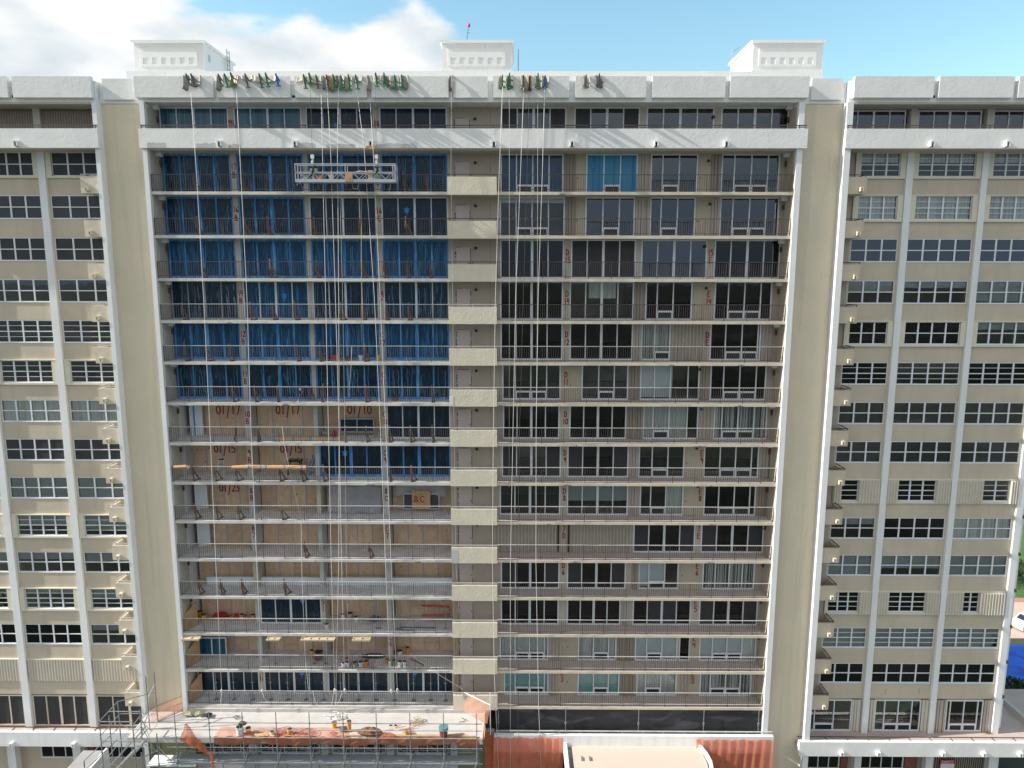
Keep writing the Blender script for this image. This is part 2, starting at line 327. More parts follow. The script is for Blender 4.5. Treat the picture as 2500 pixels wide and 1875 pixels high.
    def corr(s, x0, x1, z0, z1, Y, pitch=0.17, dep=0.05):
        n = max(2, int(round((x1-x0)/pitch))); ps = []
        for i in range(n):
            a = x0+(x1-x0)*i/n; q = (x1-x0)/n
            ps += [(a, Y+dep), (a+q*0.28, Y), (a+q*0.60, Y), (a+q*0.82, Y+dep)]
        ps.append((x1, Y+dep)); ps += [(x1, Y+dep+0.03), (x0, Y+dep+0.03)]
        return s.prism(ps, 'z', z0, z1)
    def build(s, name, m, parent=None, smooth=False, loc=None):
        me = bpy.data.meshes.new(name)
        o_ = Vector(loc) if loc is not None else Vector((0,0,0))
        me.from_pydata([tuple(Vector(v)-o_) for v in s.v], [], s.f)
        for mm in (m if isinstance(m, (list, tuple)) else [m]): me.materials.append(MATS[mm])
        me.polygons.foreach_set('material_index', s.mi)
        if smooth: me.polygons.foreach_set('use_smooth', [True]*len(me.polygons))
        me.update()
        o = bpy.data.objects.new(name, me); COL.objects.link(o)
        if parent is not None: o.parent = parent; 
        o.location = o_ if parent is None else o_
        return o
def tag(o, label, cat, group=None, kind=None):
    o['label'] = label; o['category'] = cat
    if group: o['group'] = group
    if kind: o['kind'] = kind
    return o
def thing(name, label, cat, loc=(0,0,0), group=None):
    o = bpy.data.objects.new(name, None); COL.objects.link(o); o.location = loc; o.empty_display_size = 0.2
    return tag(o, label, cat, group)
def structure(name, mb, m):
    o = mb.build(name, m); o['kind'] = 'structure'; return o
def one(mb, name, m, label, cat, group=None, smooth=False):
    c = Vector(mb.v[0]) if mb.v else Vector((0,0,0))
    xs = [v[0] for v in mb.v]; ys = [v[1] for v in mb.v]; zs = [v[2] for v in mb.v]
    c = Vector(((min(xs)+max(xs))/2, (min(ys)+max(ys))/2, min(zs)))
    return tag(mb.build(name, m, None, smooth, c), label, cat, group)
ORD = ['first','second','third','fourth','fifth','sixth','seventh','eighth','ninth','tenth','eleventh','twelfth','thirteenth','fourteenth','fifteenth',
       'sixteenth','seventeenth','eighteenth','nineteenth','twentieth','twenty-first','twenty-second','twenty-third','twenty-fourth','twenty-fifth','twenty-sixth',
       'twenty-seventh','twenty-eighth','twenty-ninth','thirtieth']

# ---------------------------------------------------------------- levels
FL = {3:9.5, 4:12.25, 5:15.0, 6:17.75, 7:20.5, 8:23.25, 9:26.0, 10:28.75, 11:31.5, 12:34.25, 14:37.0, 15:39.75, 16:42.5, 17:45.25, 18:48.0}
FLOORS = [3,4,5,6,7,8,9,10,11,12,14,15,16,17,18]
H = 2.75; YB = 1.5; YW, YC = 1.4, 1.20
XL, XR = -23.44, 17.67

# ---------------------------------------------------------------- ground
g = MB(); S_ = 3000
g.add([(-S_, -S_, 0), (S_, -S_, 0), (S_, S_, 0), (-S_, S_, 0)], [(0,1,2,3)])
structure('ground', g, 'ground')
g = MB(); g.add([(38,28,0.004),(90,28,0.004),(90,37,0.004),(38,37,0.004)], [(0,1,2,3)]); structure('pavement', g, 'path_pale')
g = MB(); g.add([(38,37,0.008),(90,37,0.008),(90,38.2,0.008),(38,38.2,0.008)], [(0,1,2,3)]); structure('path', g, 'path_brick')
g = MB(); g.add([(38,38.2,0.004),(90,38.2,0.004),(90,80,0.004),(38,80,0.004)], [(0,1,2,3)]); structure('lawn', g, 'grass_lawn')
g = MB(); g.add([(38,14,0.004),(75,14,0.004),(75,26.5,0.004),(38,26.5,0.004)], [(0,1,2,3)]); structure('court', g, 'court_blue')

# ---------------------------------------------------------------- the building
B = thing('apartment_building', 'long cream and white high-rise apartment building under repair, tiers of balconies across its middle', 'building', (0,0,0))
def part(mb, name, m, parent=B, smooth=False, label=None):
    o = mb.build(name, m, parent, smooth)
    if label: o['label'] = label
    return o
# core behind the flats
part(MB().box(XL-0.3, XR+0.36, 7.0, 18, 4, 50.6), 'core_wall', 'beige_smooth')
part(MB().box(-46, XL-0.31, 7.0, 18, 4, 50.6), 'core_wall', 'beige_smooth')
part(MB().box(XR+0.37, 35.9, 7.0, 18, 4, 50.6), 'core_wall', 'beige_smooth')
# slabs of the middle block
for f in FLOORS:
    z = FL[f]
    if f == 18:
        m = MB().box(XL, XR, 0, 7.0, z-0.2, z); part(m, 'floor_slab', 'soffit'); continue
    lo = f <= 12
    # left half (raw concrete where the flats are stripped) and right half (painted)
    for (a, b, e, t_) in ((XL, -4.43, 'pale_edge', 'floor_concrete'), (-4.43, XR, 'cream_edge', 'floor_paint')):
        m = MB(); m.box(a, b, 0, 7.0, z-0.19, z)
        for i, fc in enumerate(m.f):
            m.mi[i] = {0:1, 1:2}.get(i % 6, 0)
        o = part(m, 'floor_slab', [e, 'soffit', t_])
# end walls / fins
for (a, b, mm) in ((-23.73, -23.44, 'white_paint'), (17.67, 18.03, 'white_paint')):
    m = MB(); m.box(a, b, -0.15, 7.0, 6.75, 50.7)
    part(m, 'fin', mm)
for (a, b) in ((-26.74, -26.46), (20.67, 21.06)):
    part(MB().box(a, b, -0.15, 7.0, 4, 50.7), 'fin', 'white_paint')
# lining of the balcony ends
part(MB().box(-23.438, -23.40, 0.12, YB, 9.5, 50.5), 'end_lining', 'end_wall')
part(MB().box(17.63, 17.668, 0.12, YB, 9.5, 50.5), 'end_lining', 'beige_smooth')
# recessed beige walls between fins
part(MB().box(-26.46, -23.73, 0.45, 7.0, 4, 50.7), 'recessed_wall', 'beige_wall')
part(MB().box(18.03, 20.67, 0.45, 7.0, 4, 50.7), 'recessed_wall', 'beige_wall')
# roof slab, fascia and parapet
part(MB().box(-46, 36, 0.9, 18, 50.731, 51.2), 'roof_slab', 'roof_white')
m = MB(); m.box(-23.85, 18.15, 0.0, 0.899, 50.72, 52.0); part(m, 'roof_fascia', 'white_paint')
m = MB(); m.box(-26.50, -23.86, 0.42, 0.899, 50.72, 52.0); part(m, 'roof_fascia', 'white_paint')
m = MB(); m.box(18.16, 20.78, 0.42, 0.899, 50.72, 52.0); part(m, 'roof_fascia', 'white_paint')
m = MB(); m.box(-46, -26.51, 0.0, 0.899, 50.72, 52.0); part(m, 'roof_fascia', 'white_paint')
m = MB(); m.box(20.79, 35.9, 0.0, 0.899, 50.72, 52.0); part(m, 'roof_fascia', 'white_paint')
for a, b, y0 in ((-23.88,-18.96,-.3),(-18.72,-14.14,-.3),(-13.84,-9.36,-.3),(-9.06,-4.26,-.3),(-3.95,-1.82,-.25),(-1.47,3.27,-.3),(3.62,8.05,-.3),(8.43,12.96,-.3),(13.26,18.14,-.3),
                 (-26.2,-24.24,.25),(18.52,20.5,.25),(-31.53,-26.6,-.3),(-36.3,-31.84,-.3),(-41,-36.6,-.3),(20.95,25.87,-.3),(26.2,30.8,-.3),(31.11,36.0,-.3)):
    part(MB().box(a, b, y0, y0+0.29 if y0 < 0 else 0.41, 50.93, 52.19), 'parapet_panel', 'white_stucco')
part(MB().box(-25.5, 19.8, 2.0, 2.3, 51.2, 53.10), 'roof_upstand', 'roof_white')
# black scupper openings
for x in (-13.99, -31.68, 26.03):
    part(MB().box(x-0.13, x+0.13, -0.02, -0.005, 50.98, 51.12), 'scupper', 'black')
# penthouse balcony parapets and their drain spouts
for a, b in ((-23.84, 18.25), (-46, -26.42), (20.63, 36.1)):
    part(MB().box(a, b, -0.3, -0.02, 47.89, 49.07), 'parapet', 'white_stucco')
    rl = MB(); rl.beam((a+0.1, -0.16, 49.29), (b-0.05, -0.16, 49.29), 0.055); rl.beam((a+0.1, -0.16, 49.17), (b-0.05, -0.16, 49.17), 0.03)
    x = a+0.15
    while x < b: rl.box(x-0.02, x+0.02, -0.18, -0.14, 49.07, 49.28); x += 1.48
    part(rl, 'railing', 'rail_brown')
    part(MB().box(a+0.05, b-0.05, -0.02, 1.5, 47.89, 47.95), 'soffit', 'soffit')
def spout(x, y, z, s=0.27, m_='white_paint'):
    m = MB(); w_ = s/2; t_ = 0.05; y0 = y-0.24
    m.box(x-w_, x-w_+t_*1.4, y0, y, z, z+s*1.25); m.box(x+w_-t_*1.4, x+w_, y0, y, z, z+s*1.25)
    m.box(x-w_+t_*1.4, x+w_-t_*1.4, y0, y, z+s*1.25-t_*1.6, z+s*1.25)
    m.cur = 1; m.box(x-w_+t_*1.4, x+w_-t_*1.4, y0+0.12, y-0.001, z, z+s*1.25-t_*1.6)
    part(m, 'drain_spout', [m_, 'black'])
for x in (-18.7, -13.93, -9.18, -1.43, 3.47, 8.74, 13.14, -31.56, 25.98, 30.68): spout(x, -0.3, 47.98)
for x0_, a, b in ((-23.3,-22.1,.3),(-20.2,-18.9,.35),(-18.1,-17.4,.2),(-13.9,-12.6,.33),(-11.9,-10.4,.3),(-9.0,-6.6,.28)): pass
# grey repair patches on the penthouse parapet
def patch(x0, x1, z0, z1, y=-0.304):
    n = 9; top = [(x1-(x1-x0)*i/n, z1-random.uniform(0, 0.10)*(1 if 0 < i < n else 2)) for i in range(n+1)]
    poly = [(x0, z0), (x1, z0)]+top
    part(MB().prism(poly, 'y', y, y+0.003), 'repair_patch', 'white_paint_grey')
mat('white_paint_grey', (0.52, 0.51, 0.50), 0.9, 0.12, 2, 0.1, 8)
for x0, x1, h in ((-23.35,-22.15,.34),(-20.25,-19.0,.32),(-18.2,-17.4,.26),(-14.1,-12.7,.34),(-12.0,-10.2,.28),(-8.9,-6.3,.30)): patch(x0, x1, 47.9, 47.9+h)
# roof huts
def hut(xc, lab):
    w_ = 2.4; x0, x1 = xc-w_, xc+w_; y0, y1 = 5.0, 10.3
    m = MB()
    m.box(x0, x1, y0, y1, 51.2, 55.72)
    m.box(x0-0.05, x1+0.05, y0-0.10, y0+0.0, 51.2, 53.95)
    part(m, 'roof_hut', 'roof_white')
    part(MB().box(x0-0.14, x1+0.14, y0-0.14, y1+0.14, 55.721, 55.90), 'hut_cornice', 'roof_white')
    f = MB(); a, b = x0+0.42, x1-0.45; zt, zb, nt_, nb = 55.42, 54.22, 54.78, 54.36; yf = y0-0.045
    f.box(a, b, yf, y0-0.001, nt_, zt); f.box(a, b, yf, y0-0.001, zb, nb)
    q = (b-a)/6.15; xs = [a+0.16+q*i for i in range(6)]
    prev = a
    for x in xs:
        f.box(prev, x, yf, y0-0.001, nb, nt_); prev = x+q*0.56
    f.box(prev, b, yf, y0-0.001, nb, nt_)
    f.prism([(y0-0.001, zb-0.14), (yf, zb-0.001), (y0-0.001, zb-0.001)], 'x', a+0.1, b-0.1)
    part(f, 'hut_panel', 'roof_white')
for xc in (-24.0, -2.75, 18.6): hut(xc, '')
# side openings + ladders on huts
m = MB()
for (y, z, h_) in ((5.7,54.75,.45),(6.2,53.6,.5),(7.0,53.3,.55),(8.1,53.2,.4)): m.box(-21.6, -21.585, y, y+0.35, z, z+h_)
part(m, 'hut_vent', 'concrete')
def ladder_rungs(m, x, y, z0, z1, w_=0.4, r=0.02, axis='x'):
    for sgn in (-1, 1):
        p = (x+sgn*w_/2, y) if axis == 'x' else (x, y+sgn*w_/2)
        m.tube([(p[0], p[1], z0), (p[0], p[1], z1)], r, 5)
    z = z0+0.2
    while z < z1:
        a = (x-w_/2, y, z) if axis == 'x' else (x, y-w_/2, z); b = (x+w_/2, y, z) if axis == 'x' else (x, y+w_/2, z)
        m.tube([a, b], r*0.8, 5); z += 0.3
m = MB(); ladder_rungs(m, -21.38, 8.8, 51.2, 56.4, 0.45, 0.03, 'y'); part(m, 'roof_ladder', 'galvanised')
m = MB(); ladder_rungs(m, 0.1, 6.2, 51.2, 55.6, 0.40, 0.03, 'y'); part(m, 'roof_ladder', 'galvanised')
m = MB()
for dx in (0, 0.25): m.tube([(15.8, 8.5+dx, 51.2), (15.8, 8.5+dx, 56.3)], 0.02, 5)
m.tube([(15.8+0.55*math.sin(t*math.pi/8)-0.0, 8.7, 56.2+0.35*math.sin(t*math.pi/8)) for t in range(9)], 0.02, 5)
part(m, 'roof_ladder', 'galvanised')

# ---- window units
def pane_edges(n, x0, x1):
    if isinstance(n, int): return [x0+(x1-x0)*i/n for i in range(n+1)]
    return [x0]+list(n)+[x1]
def unit(kind, x0, x1, z0, z1, Y, n=4, fr='frame_white', gl='glass', fw=0.06, wide_mid=False, ac=(), behind=None, curt=(0, 1), drop=1.0, screens=(), head=0.07, sill=0.10, handles=False):
    e = pane_edges(n, x0, x1)
    m = MB()
    m.box(x0, x1, Y-0.03, Y+0.09, z1-head, z1); m.box(x0, x1, Y-0.03, Y+0.09, z0, z0+sill)
    for i, x in enumerate(e):
        h_ = fw*(1.0 if 0 < i < len(e)-1 else 1.15)
        if wide_mid and i == len(e)//2: h_ = fw*2.2
        a, b = (x, x+h_) if i == 0 else ((x-h_, x) if i == len(e)-1 else (x-h_/2, x+h_/2))
        m.box(a, b, Y-0.028, Y+0.085, z0+sill, z1-head)
    if handles: m.box((x0+x1)/2-0.05, (x0+x1)/2-0.02, Y-0.06, Y-0.028, z0+0.95, z0+1.2); m.box((x0+x1)/2+0.02, (x0+x1)/2+0.05, Y-0.06, Y-0.028, z0+0.95, z0+1.2)
    fo = part(m, kind, fr)
    if behind and gl in ('glass', 'glass_bluegrey'): gl = 'glass_clear'
    gm_ = MB(); gm_.box(x0+0.02, x1-0.02, Y+0.03, Y+0.042, z0+sill*0.5, z1-head*0.5)
    part(gm_, 'glass', gl, fo)
    for i in screens:
        part(MB().box(e[i]+0.04, e[i+1]-0.04, Y+0.005, Y+0.016, z0+sill, z1-head), 'screen', 'screen_grey', fo)
    for i in ac:
        a, b = e[i]+fw*0.7, e[i+1]-fw*0.7; am = MB()
        am.box(a, b, Y-0.035, Y+0.06, z0+0.50, z0+0.62)
        am.box(a, a+0.05, Y-0.035, Y+0.06, z0+0.08, z0+0.50); am.box(b-0.05, b, Y-0.035, Y+0.06, z0+0.08, z0+0.50)
        am.box(a+0.05, b-0.05, Y-0.035, Y+0.06, z0+0.06, z0+0.12)
        am.cur = 1; am.box(a+0.05, b-0.05, Y-0.012, Y+0.02, z0+0.12, z0+0.50)
        for k in range(4): am.box(a+0.05, b-0.05, Y-0.03, Y-0.013, z0+0.16+k*0.09, z0+0.18+k*0.09)
        part(am, 'air_conditioner', [fr if fr != 'film' else 'frame_white', 'glass_reveal'], fo)
    if behind:
        c = MB(); a = x0+(x1-x0)*curt[0]; b = x0+(x1-x0)*curt[1]; n_ = max(3, int((b-a)/0.16)); zt = z1-0.06; zb = z1-(z1-z0-0.06)*drop
        ps = []
        amp = 0.035 if behind in ('curtain', 'blinds') else 0.0
        for i in range(n_*2+1): ps.append((a+(b-a)*i/(n_*2), Y+0.13+(amp if i % 2 else -amp)))
        ps2 = [(p[0], p[1]+0.015) for p in ps][::-1]
        c.prism(ps+ps2, 'z', zb, zt)
        part(c, 'curtain' if behind in ('curtain', 'blinds') else 'blind', behind, fo)
    return fo
def wallseg(x0, x1, z0, z1, Y=YB, m_='beige_smooth', name='balcony_wall', th=0.2):
    if x1-x0 < 0.01: return
    part(MB().box(x0, x1, Y, Y+th, z0, z1), name, m_)
def stack(x0, x1, z0, z1, Y=YB, m_='shutter'):
    m = MB(); n = max(1, int((x1-x0)/0.16)); q = (x1-x0)/n
    for i in range(n):
        d = 0.02+0.10*((i*7) % 3)/2
        m.box(x0+q*i+0.012, x0+q*(i+1)-0.012, Y-0.04-d, Y-0.002, z0+0.02, z1-0.02)
    part(m, 'folded_shutter', m_)
def closed(x0, x1, z0, z1, Y=YB, m_='shutter'):
    m = MB().corr(x0, x1, z0+0.03, z1-0.02, Y-0.14, 0.24, 0.10); part(m, 'closed_shutter', m_)
def door(x0, x1, z0, Y=YB, m_='beige_smooth', h=2.3):
    m = MB().box(x0, x1, Y-0.03, Y-0.001, z0+0.02, z0+h); d = part(m, 'balcony_door', m_)
    k = MB().box(x0+0.08, x0+0.13, Y-0.08, Y-0.03, z0+1.0, z0+1.08); part(k, 'door_handle', 'rail_brown', d)
def wlamp(x, z, Y=YB):
    m = MB(); m.lathe((x, Y-0.09, z-0.12), [(0.03, 0), (0.085, 0.03), (0.085, 0.13), (0.05, 0.19)], 10); m.box(x-0.03, x+0.03, Y-0.07, Y-0.001, z+0.0, z+0.05)
    m.cur = 1; m.lathe((x, Y-0.09, z-0.16), [(0.03, 0), (0.045, 0.035)], 8)
    part(m, 'wall_lamp', ['lamp_black', 'white_plastic'])

BAYS = [(-23.30,-18.80), (-18.44,-14.02), (-13.74,-9.30), (-8.95,-4.55)]
PIL = [(-18.80,-18.44), (-14.02,-13.74), (-9.30,-8.95)]
RW_ = [(-1.09,3.18), (3.64,7.96), (8.33,12.70), (13.20,17.58)]
def zt(f): return FL[f]+H-0.19
def film_strips(x0, x1, z0, z1, Y, fo, seed, n=8, m_='film_strip'):
    rnd = random.Random(seed); m = MB()
    for i in range(n):
        x = rnd.uniform(x0+0.1, x1-0.1); w_ = rnd.uniform(0.015, 0.05); wob = rnd.uniform(-0.12, 0.12)
        za = z0+rnd.uniform(0.05, 0.5); zb = z1-rnd.uniform(0.02, 0.6)
        ps = [(x, Y), (x+wob*0.4, (0))]
        pts = [Vector((x+wob*t*t+0.03*math.sin(t*9+i), Y, zb+(za-zb)*t)) for t in (0, .25, .5, .75, 1)]
        for a, b in zip(pts, pts[1:]): m.beam(a, b, w_, 0.012)
    part(m, 'loose_tape', m_, fo)
mat('film_strip', (0.07, 0.24, 0.46), 0.5, 0.3, 6)
mat('film_strip_pale', (0.22, 0.30, 0.38), 0.5, 0.3, 6)
# left half: what closes each bay on each floor
LEFT = {
 18: [('S','frame_white','film_teal'), ('S','frame_white','film_teal'), ('S','frame_white','film_navy'), ('S','frame_white','film_navy')],
 17: [('S','frame_blue','film_dark')]*4,
 16: [('S','frame_blue','film_dark'), ('S','frame_blue','film_dark'), ('S','frame_white','film_navy'), ('S','frame_white','film_navy')],
 15: [('S','frame_blue','film_blue')]*4,
 14: [('S','frame_grey','film_dark'), ('S','frame_white','film_blue'), ('S','frame_white','film_dark'), ('S','frame_white','film_dark')],
 12: [('S','frame_blue','film_blue')]*4,
 11: [('S','frame_blue','film_dark')]*4,
 10: ['P','P','P',('S','frame_white','film_navy')],
 9:  ['P','P',('S','frame_blue','film_navy'),('S','frame_blue','film_navy')],
 8:  ['P','P','P','P'], 7: ['P']*4, 6: ['P']*4,
 5:  ['P',('S','frame_white','film_navy'),'P','P'],
 4:  ['P','P','P','P'],
 3:  [('S','frame_white','film_navy')]*4 }
YP = 2.75
k = 0
for f in FLOORS:
    z0 = FL[f]; z1 = zt(f) if f != 18 else 50.73
    Lb = LEFT[f]
    for i, (a, b) in enumerate(BAYS):
        if Lb[i] == 'P':
            # stripped flat closed with plywood set well back
            m = MB(); n = 4; q = (b-a-0.1)/n
            for j in range(n):
                m.cur = 0 if (j+i+f) % 3 else 1
                m.box(a+0.05+q*j+0.006, a+0.05+q*(j+1)-0.006, YP+0.01*(j % 2), YP+0.06, z0, z1)
            m.cur = 2
            for j in range(1, n):
                m.box(a+0.05+q*j-0.03, a+0.05+q*j+0.03, YP-0.006, YP-0.001, z0+0.02, z1)
            m.cur = 3; rk = random.Random(f*7+i)
            for _ in range(14):
                kx, kz = rk.uniform(a+.2, b-.2), rk.uniform(z0+.2, z1-.1); ks = rk.uniform(.012, .035); m.box(kx-ks, kx+ks, YP-0.004, YP-0.0005, kz-ks*rk.uniform(.6, 2.2), kz+ks)
            part(m, 'plywood_screen', ['plywood', 'plywood_dark', 'seam_tape', 'timber_old'])
        else:
            kd, fr, gl = Lb[i]
            fo = unit('sliding_door', a, b, z0, z1, YB, 4, fr, gl, 0.10 if fr == 'frame_blue' else 0.065, wide_mid=True, head=0.13 if fr == 'frame_blue' else 0.07, sill=0.16 if fr == 'frame_blue' else 0.09)
            if f in (17, 16, 15, 14, 12, 11) and gl != 'film_navy':
                film_strips(a, b, z0, z1, YB+0.02, fo, f*10+i, 12 if f in (12, 11, 14) else 7, 'film_strip' if fr != 'frame_grey' else 'film_strip_pale')
    # pillars: full-depth concrete where stripped
    for i, (a, b) in enumerate(PIL):
        raw = f <= 10
        part(MB().box(a, b, YB-0.04, YP+0.06 if raw else YB+0.3, z0, z1), 'pillar', 'concrete' if (raw and (f+i) % 3) else 'pillar_beige')
    part(MB().box(-4.55, -4.40, YB-0.02, YP, z0, z1), 'pillar', 'pillar_beige')
    if f == 9: part(MB().box(-23.40, -23.1, YB, YP, z0, z1), 'pillar', 'concrete')
    if f in (10, 8, 7): part(MB().box(-23.0, -22.1, YP-0.5, YP-0.4, z0, z1), 'plaster_board', 'frame_white')
    if f == 10:
        part(MB().box(-22.72, -22.62, YP-0.52, YP-0.501, z0, z1), 'tape_strip', 'tape_blue')
    if f in (6,): # low concrete kerb
        part(MB().box(-22.4, -4.6, 1.95, 2.15, z0, z0+0.55), 'kerb', 'frame_white')
    # stair bay
    wallseg(-4.40, -1.09, z0, z1, YB, 'wall_taupe')
    dm = MB().box(-4.02, -3.10, YB-0.03, YB-0.001, z0+0.02, z0+2.05); dd = part(dm, 'service_door', 'door_pink')
    part(MB().box(-3.2, -3.15, YB-0.08, YB-0.03, z0+0.98, z0+1.05), 'door_handle', 'rust', dd)
    r_ = MB(); rnd = random.Random(f)
    for q in range(9):
        zz = z0+0.2+q*0.2
        if rnd.random() < 0.8: r_.box(-4.07-rnd.uniform(0, .04), -4.02, YB-0.034, YB-0.001, zz, zz+rnd.uniform(.08, .2))
        if rnd.random() < 0.8: r_.box(-3.10, -3.06, YB-0.034, YB-0.001, zz, zz+rnd.uniform(.1, .2))
    r_.box(-4.02, -4.02+rnd.uniform(.3, .9), YB-0.034, YB-0.001, z0+2.05, z0+2.075)
    part(r_, 'rust_stain', 'rust' if f != 17 else 'frame_blue', dd)
    wlamp(-2.72, z0+2.02)
    part(MB().box(-1.75, -1.735, YB-0.004, YB-0.001, z0, z1), 'wall_joint', 'rust')
    # end-wall doors and lamps
    for sx, xx in ((-1, -23.397), (1, 17.627)):
        xa, xb = (xx, xx+0.025) if sx < 0 else (xx-0.025, xx)
        part(MB().box(xa, xb, 0.35, 1.2, z0+0.02, z0+2.05), 'end_door', 'end_wall' if sx < 0 else 'beige_smooth')
        m = MB()
        if sx > 0:
            for q in range(6): m.box(xa-0.004, xa-0.001, 0.30+0.04*(q % 2), 0.35+0.03*(q % 2), z0+0.3+0.3*q, z0+0.42+0.3*q)
        m.box(xa-0.12 if sx > 0 else xb, xa if sx > 0 else xb+0.12, 1.25, 1.35, z0+1.75, z0+2.1)
        part(m, 'wall_lamp', 'rust')
        part(MB().box(xx+(0.0 if sx < 0 else -0.34), xx+(0.34 if sx < 0 else 0), 0.85, 1.15, z1-0.26, z1-0.0), 'beam_end', 'white_paint')

# ---------- right half, floor by floor (sight-line readings on the wall plane)
def rx(px, y): return PX(px, y, YB)
S4 = 'S'
RIGHT = {
 18: (300, [('S',1223,1382.6,dict(gl='glass_bluegrey',screens=(0,3))),('S',1401.8,1562,dict(gl='glass_bluegrey',screens=(0,3))),('S',1578,1743,dict(gl='glass_bluegrey')),('S',1760,1925,dict(gl='glass_bluegrey'))]),
 17: (390, [('W',1222,1375.8,dict(gl='film_navy2',ac=(1,2),d=(1261,1300.7,1340.7))),('K',1377,1405),('D',1405,1431),('W',1431,1557.7,dict(gl='film_bright',ac=(1,),d=(1475,1515.5))),('K',1560,1588),
            ('W',1589,1704.6,dict(gl='glass_bluegrey',ac=(1,),d=(1618.7,1659))),('D',1705,1737),('K',1737,1760),('W',1762,1904.6,dict(gl='glass_bluegrey',ac=(1,2),d=(1794,1835.7,1876)))]),
 16: (510, [('W',1220,1379,dict(gl='glass_bluegrey',ac=(1,2),d=(1260,1299,1339),b='roller_white',drop=0.14)),('K',1380,1403),('D',1403,1429),('W',1429,1550,dict(gl='glass_bluegrey',ac=(1,),d=(1472,1512))),('K',1551,1586),
            ('W',1587,1698,dict(gl='glass_bluegrey',ac=(1,),d=(1614,1654))),('D',1698,1737),('K',1737,1757),('W',1757.7,1902,dict(gl='glass_bluegrey',ac=(1,2),d=(1789,1829.6,1870)))]),
 15: (620, [('S',1221,1377,dict(gl='glass')),('S',1394,1552,dict(gl='glass_bluegrey',screens=(0,1,2,3))),('S',1565.5,1726,dict(gl='glass_bluegrey')),('S',1744,1904.6,dict(gl='glass'))]),
 14: (725, [('S',1221,1374.6,dict(gl='glass')),('S',1390.5,1547.6,dict(gl='glass',b='curtain',c=(.3,.72),drop=.45)),('K',1548,1575),('W',1575.7,1690,dict(ac=(1,),d=(1604.4,1643.5))),('D',1691,1719),('W',1744,1884,dict(ac=(1,2),d=(1778,1817.6,1857)))]),
 12: (830, [('S',1222,1373.5,dict(gl='glass')),('S',1390.5,1545,dict(gl='glass')),('K',1545,1565),('W',1565.5,1636.8,dict(b='blinds',ac=(1,),d=(1598,))),('C',1638,1722),('W',1733,1857,dict(ac=(1,2),d=(1771,1811,1850))),('C',1858,1885)]),
 11: (920, [('K',1222,1226),('W',1226,1369,dict(ac=(1,2),d=(1258,1296,1334.6),gl='glass_bluegrey')),('D',1388,1418.7),('W',1420,1534,dict(ac=(1,),d=(1461.7,1499.6),gl='glass_bluegrey')),('K',1535,1562),
            ('W',1563,1708,dict(b='roller_white',c=(0,.55),drop=.95,ac=(),d=(1598,1636.7,1679.7))),('K',1709,1733),('W',1734,1870.7,dict(ac=(1,2),d=(1766.7,1806,1846)))]),
 10: (1030, [('K',1215,1227),('S',1228,1366,dict()),('S',1390,1529,dict()),('K',1530,1569),('W',1570,1704.6,dict(b='curtain',c=(0,.78),d=(1593.8,1632.7,1677),ac=(1,))),('C',1706,1741),('W',1742,1872,dict(b='blinds',ac=(1,2),d=(1762,1801,1840)))]),
 9: (1120, [('S',1225,1369.5,dict(screens=(0,3),gl='glass_bluegrey')),('S',1385,1534.5,dict(screens=(0,3))),('K',1536,1558),('W',1559,1671,dict(ac=(1,),d=(1592,1630.6),gl='glass_bluegrey')),('D',1672,1702),('W',1718,1852.6,dict(ac=(1,2),d=(1757.7,1795.7,1834.5),gl='glass_bluegrey')),('K',1854,1875)]),
 8: (1220, [('S',1220,1368,dict(gl='glass_bluegrey')),('S',1384,1533,dict(b='roller_blind',drop=.62)),('K',1535,1560),('W',1561.7,1668,dict(ac=(1,),d=(1588,1625),b='curtain',c=(.62,1))),('D',1669,1700),('W',1718,1844.7,dict(ac=(1,2),d=(1754,1792,1830))),('K',1846,1870)]),
 7: (1310, [('C',1205,1361),('C',1390,1543),('S',1546,1696.7,dict(screens=(0,3))),('S',1711,1864,dict(screens=(0,3)))]),
 6: (1400, [('S',1222.6,1366,dict(screens=(0,3))),('S',1384,1527.8,dict(screens=(0,3))),('K',1542,1557),('W',1559,1656.6,dict(b='roller_white',c=(0,.65),drop=.96,ac=(1,),d=(1584,1622.7))),('D',1660,1690),('W',1715,1842,dict(b='blinds',d=(1746,1780,1812)))]),
 5: (1480, [('S',1222.6,1364,dict()),('S',1384,1515,dict()),('K',1516,1535),('S',1544.7,1687,dict(screens=(1,2))),('S',1707,1850,dict(screens=(0,3)))]),
 4: (1575, [('W',1220,1339,dict(b='curtain',ac=(1,2),d=(1257.6,1292.7,1328.8))),('C',1340,1372,),('D',1381,1411),('W',1411,1505,dict(b='curtain',ac=(1,),d=(1448.6,1486))),('K',1506,1549),('W',1550,1654,dict(b='roller_white',ac=(1,),d=(1578.6,1616))),
            ('N',1658,1684),('W',1707,1846,dict(b='roller_white',ac=(1,2),d=(1739,1774.6,1811)))]),
 3: (1660, [('W',1230.5,1339,dict(b='teal',ac=(1,2),d=(1257.6,1292.7,1328.8))),('C',1340,1362),('D',1380,1410),('W',1410,1512,dict(b='teal',ac=(1,),d=(1448.6,1485))),('K',1513,1550),('W',1553.8,1652,dict(b='curtain',ac=(1,),d=(1576,1613))),
            ('C',1662,1685),('W',1708,1834.5,dict(b='blinds',ac=(1,2),d=(1734,1771,1807))),('K',1836,1858)]),
}
mat('film_navy2', (0.014, 0.055, 0.115), 0.12, 0.35, 0.8, spec=0.5, streak=dict(col=(0.02, 0.10, 0.22), amt=0.6, scale=(2, 2, 0.4), lo=0.5, hi=0.7))
mat('teal', (0.38, 0.68, 0.70), 0.85, 0.06, 1, streak=dict(col=(0.26, 0.52, 0.54), amt=0.6, scale=(10, 10, 0.03), lo=0.5, hi=0.6, dist=0))
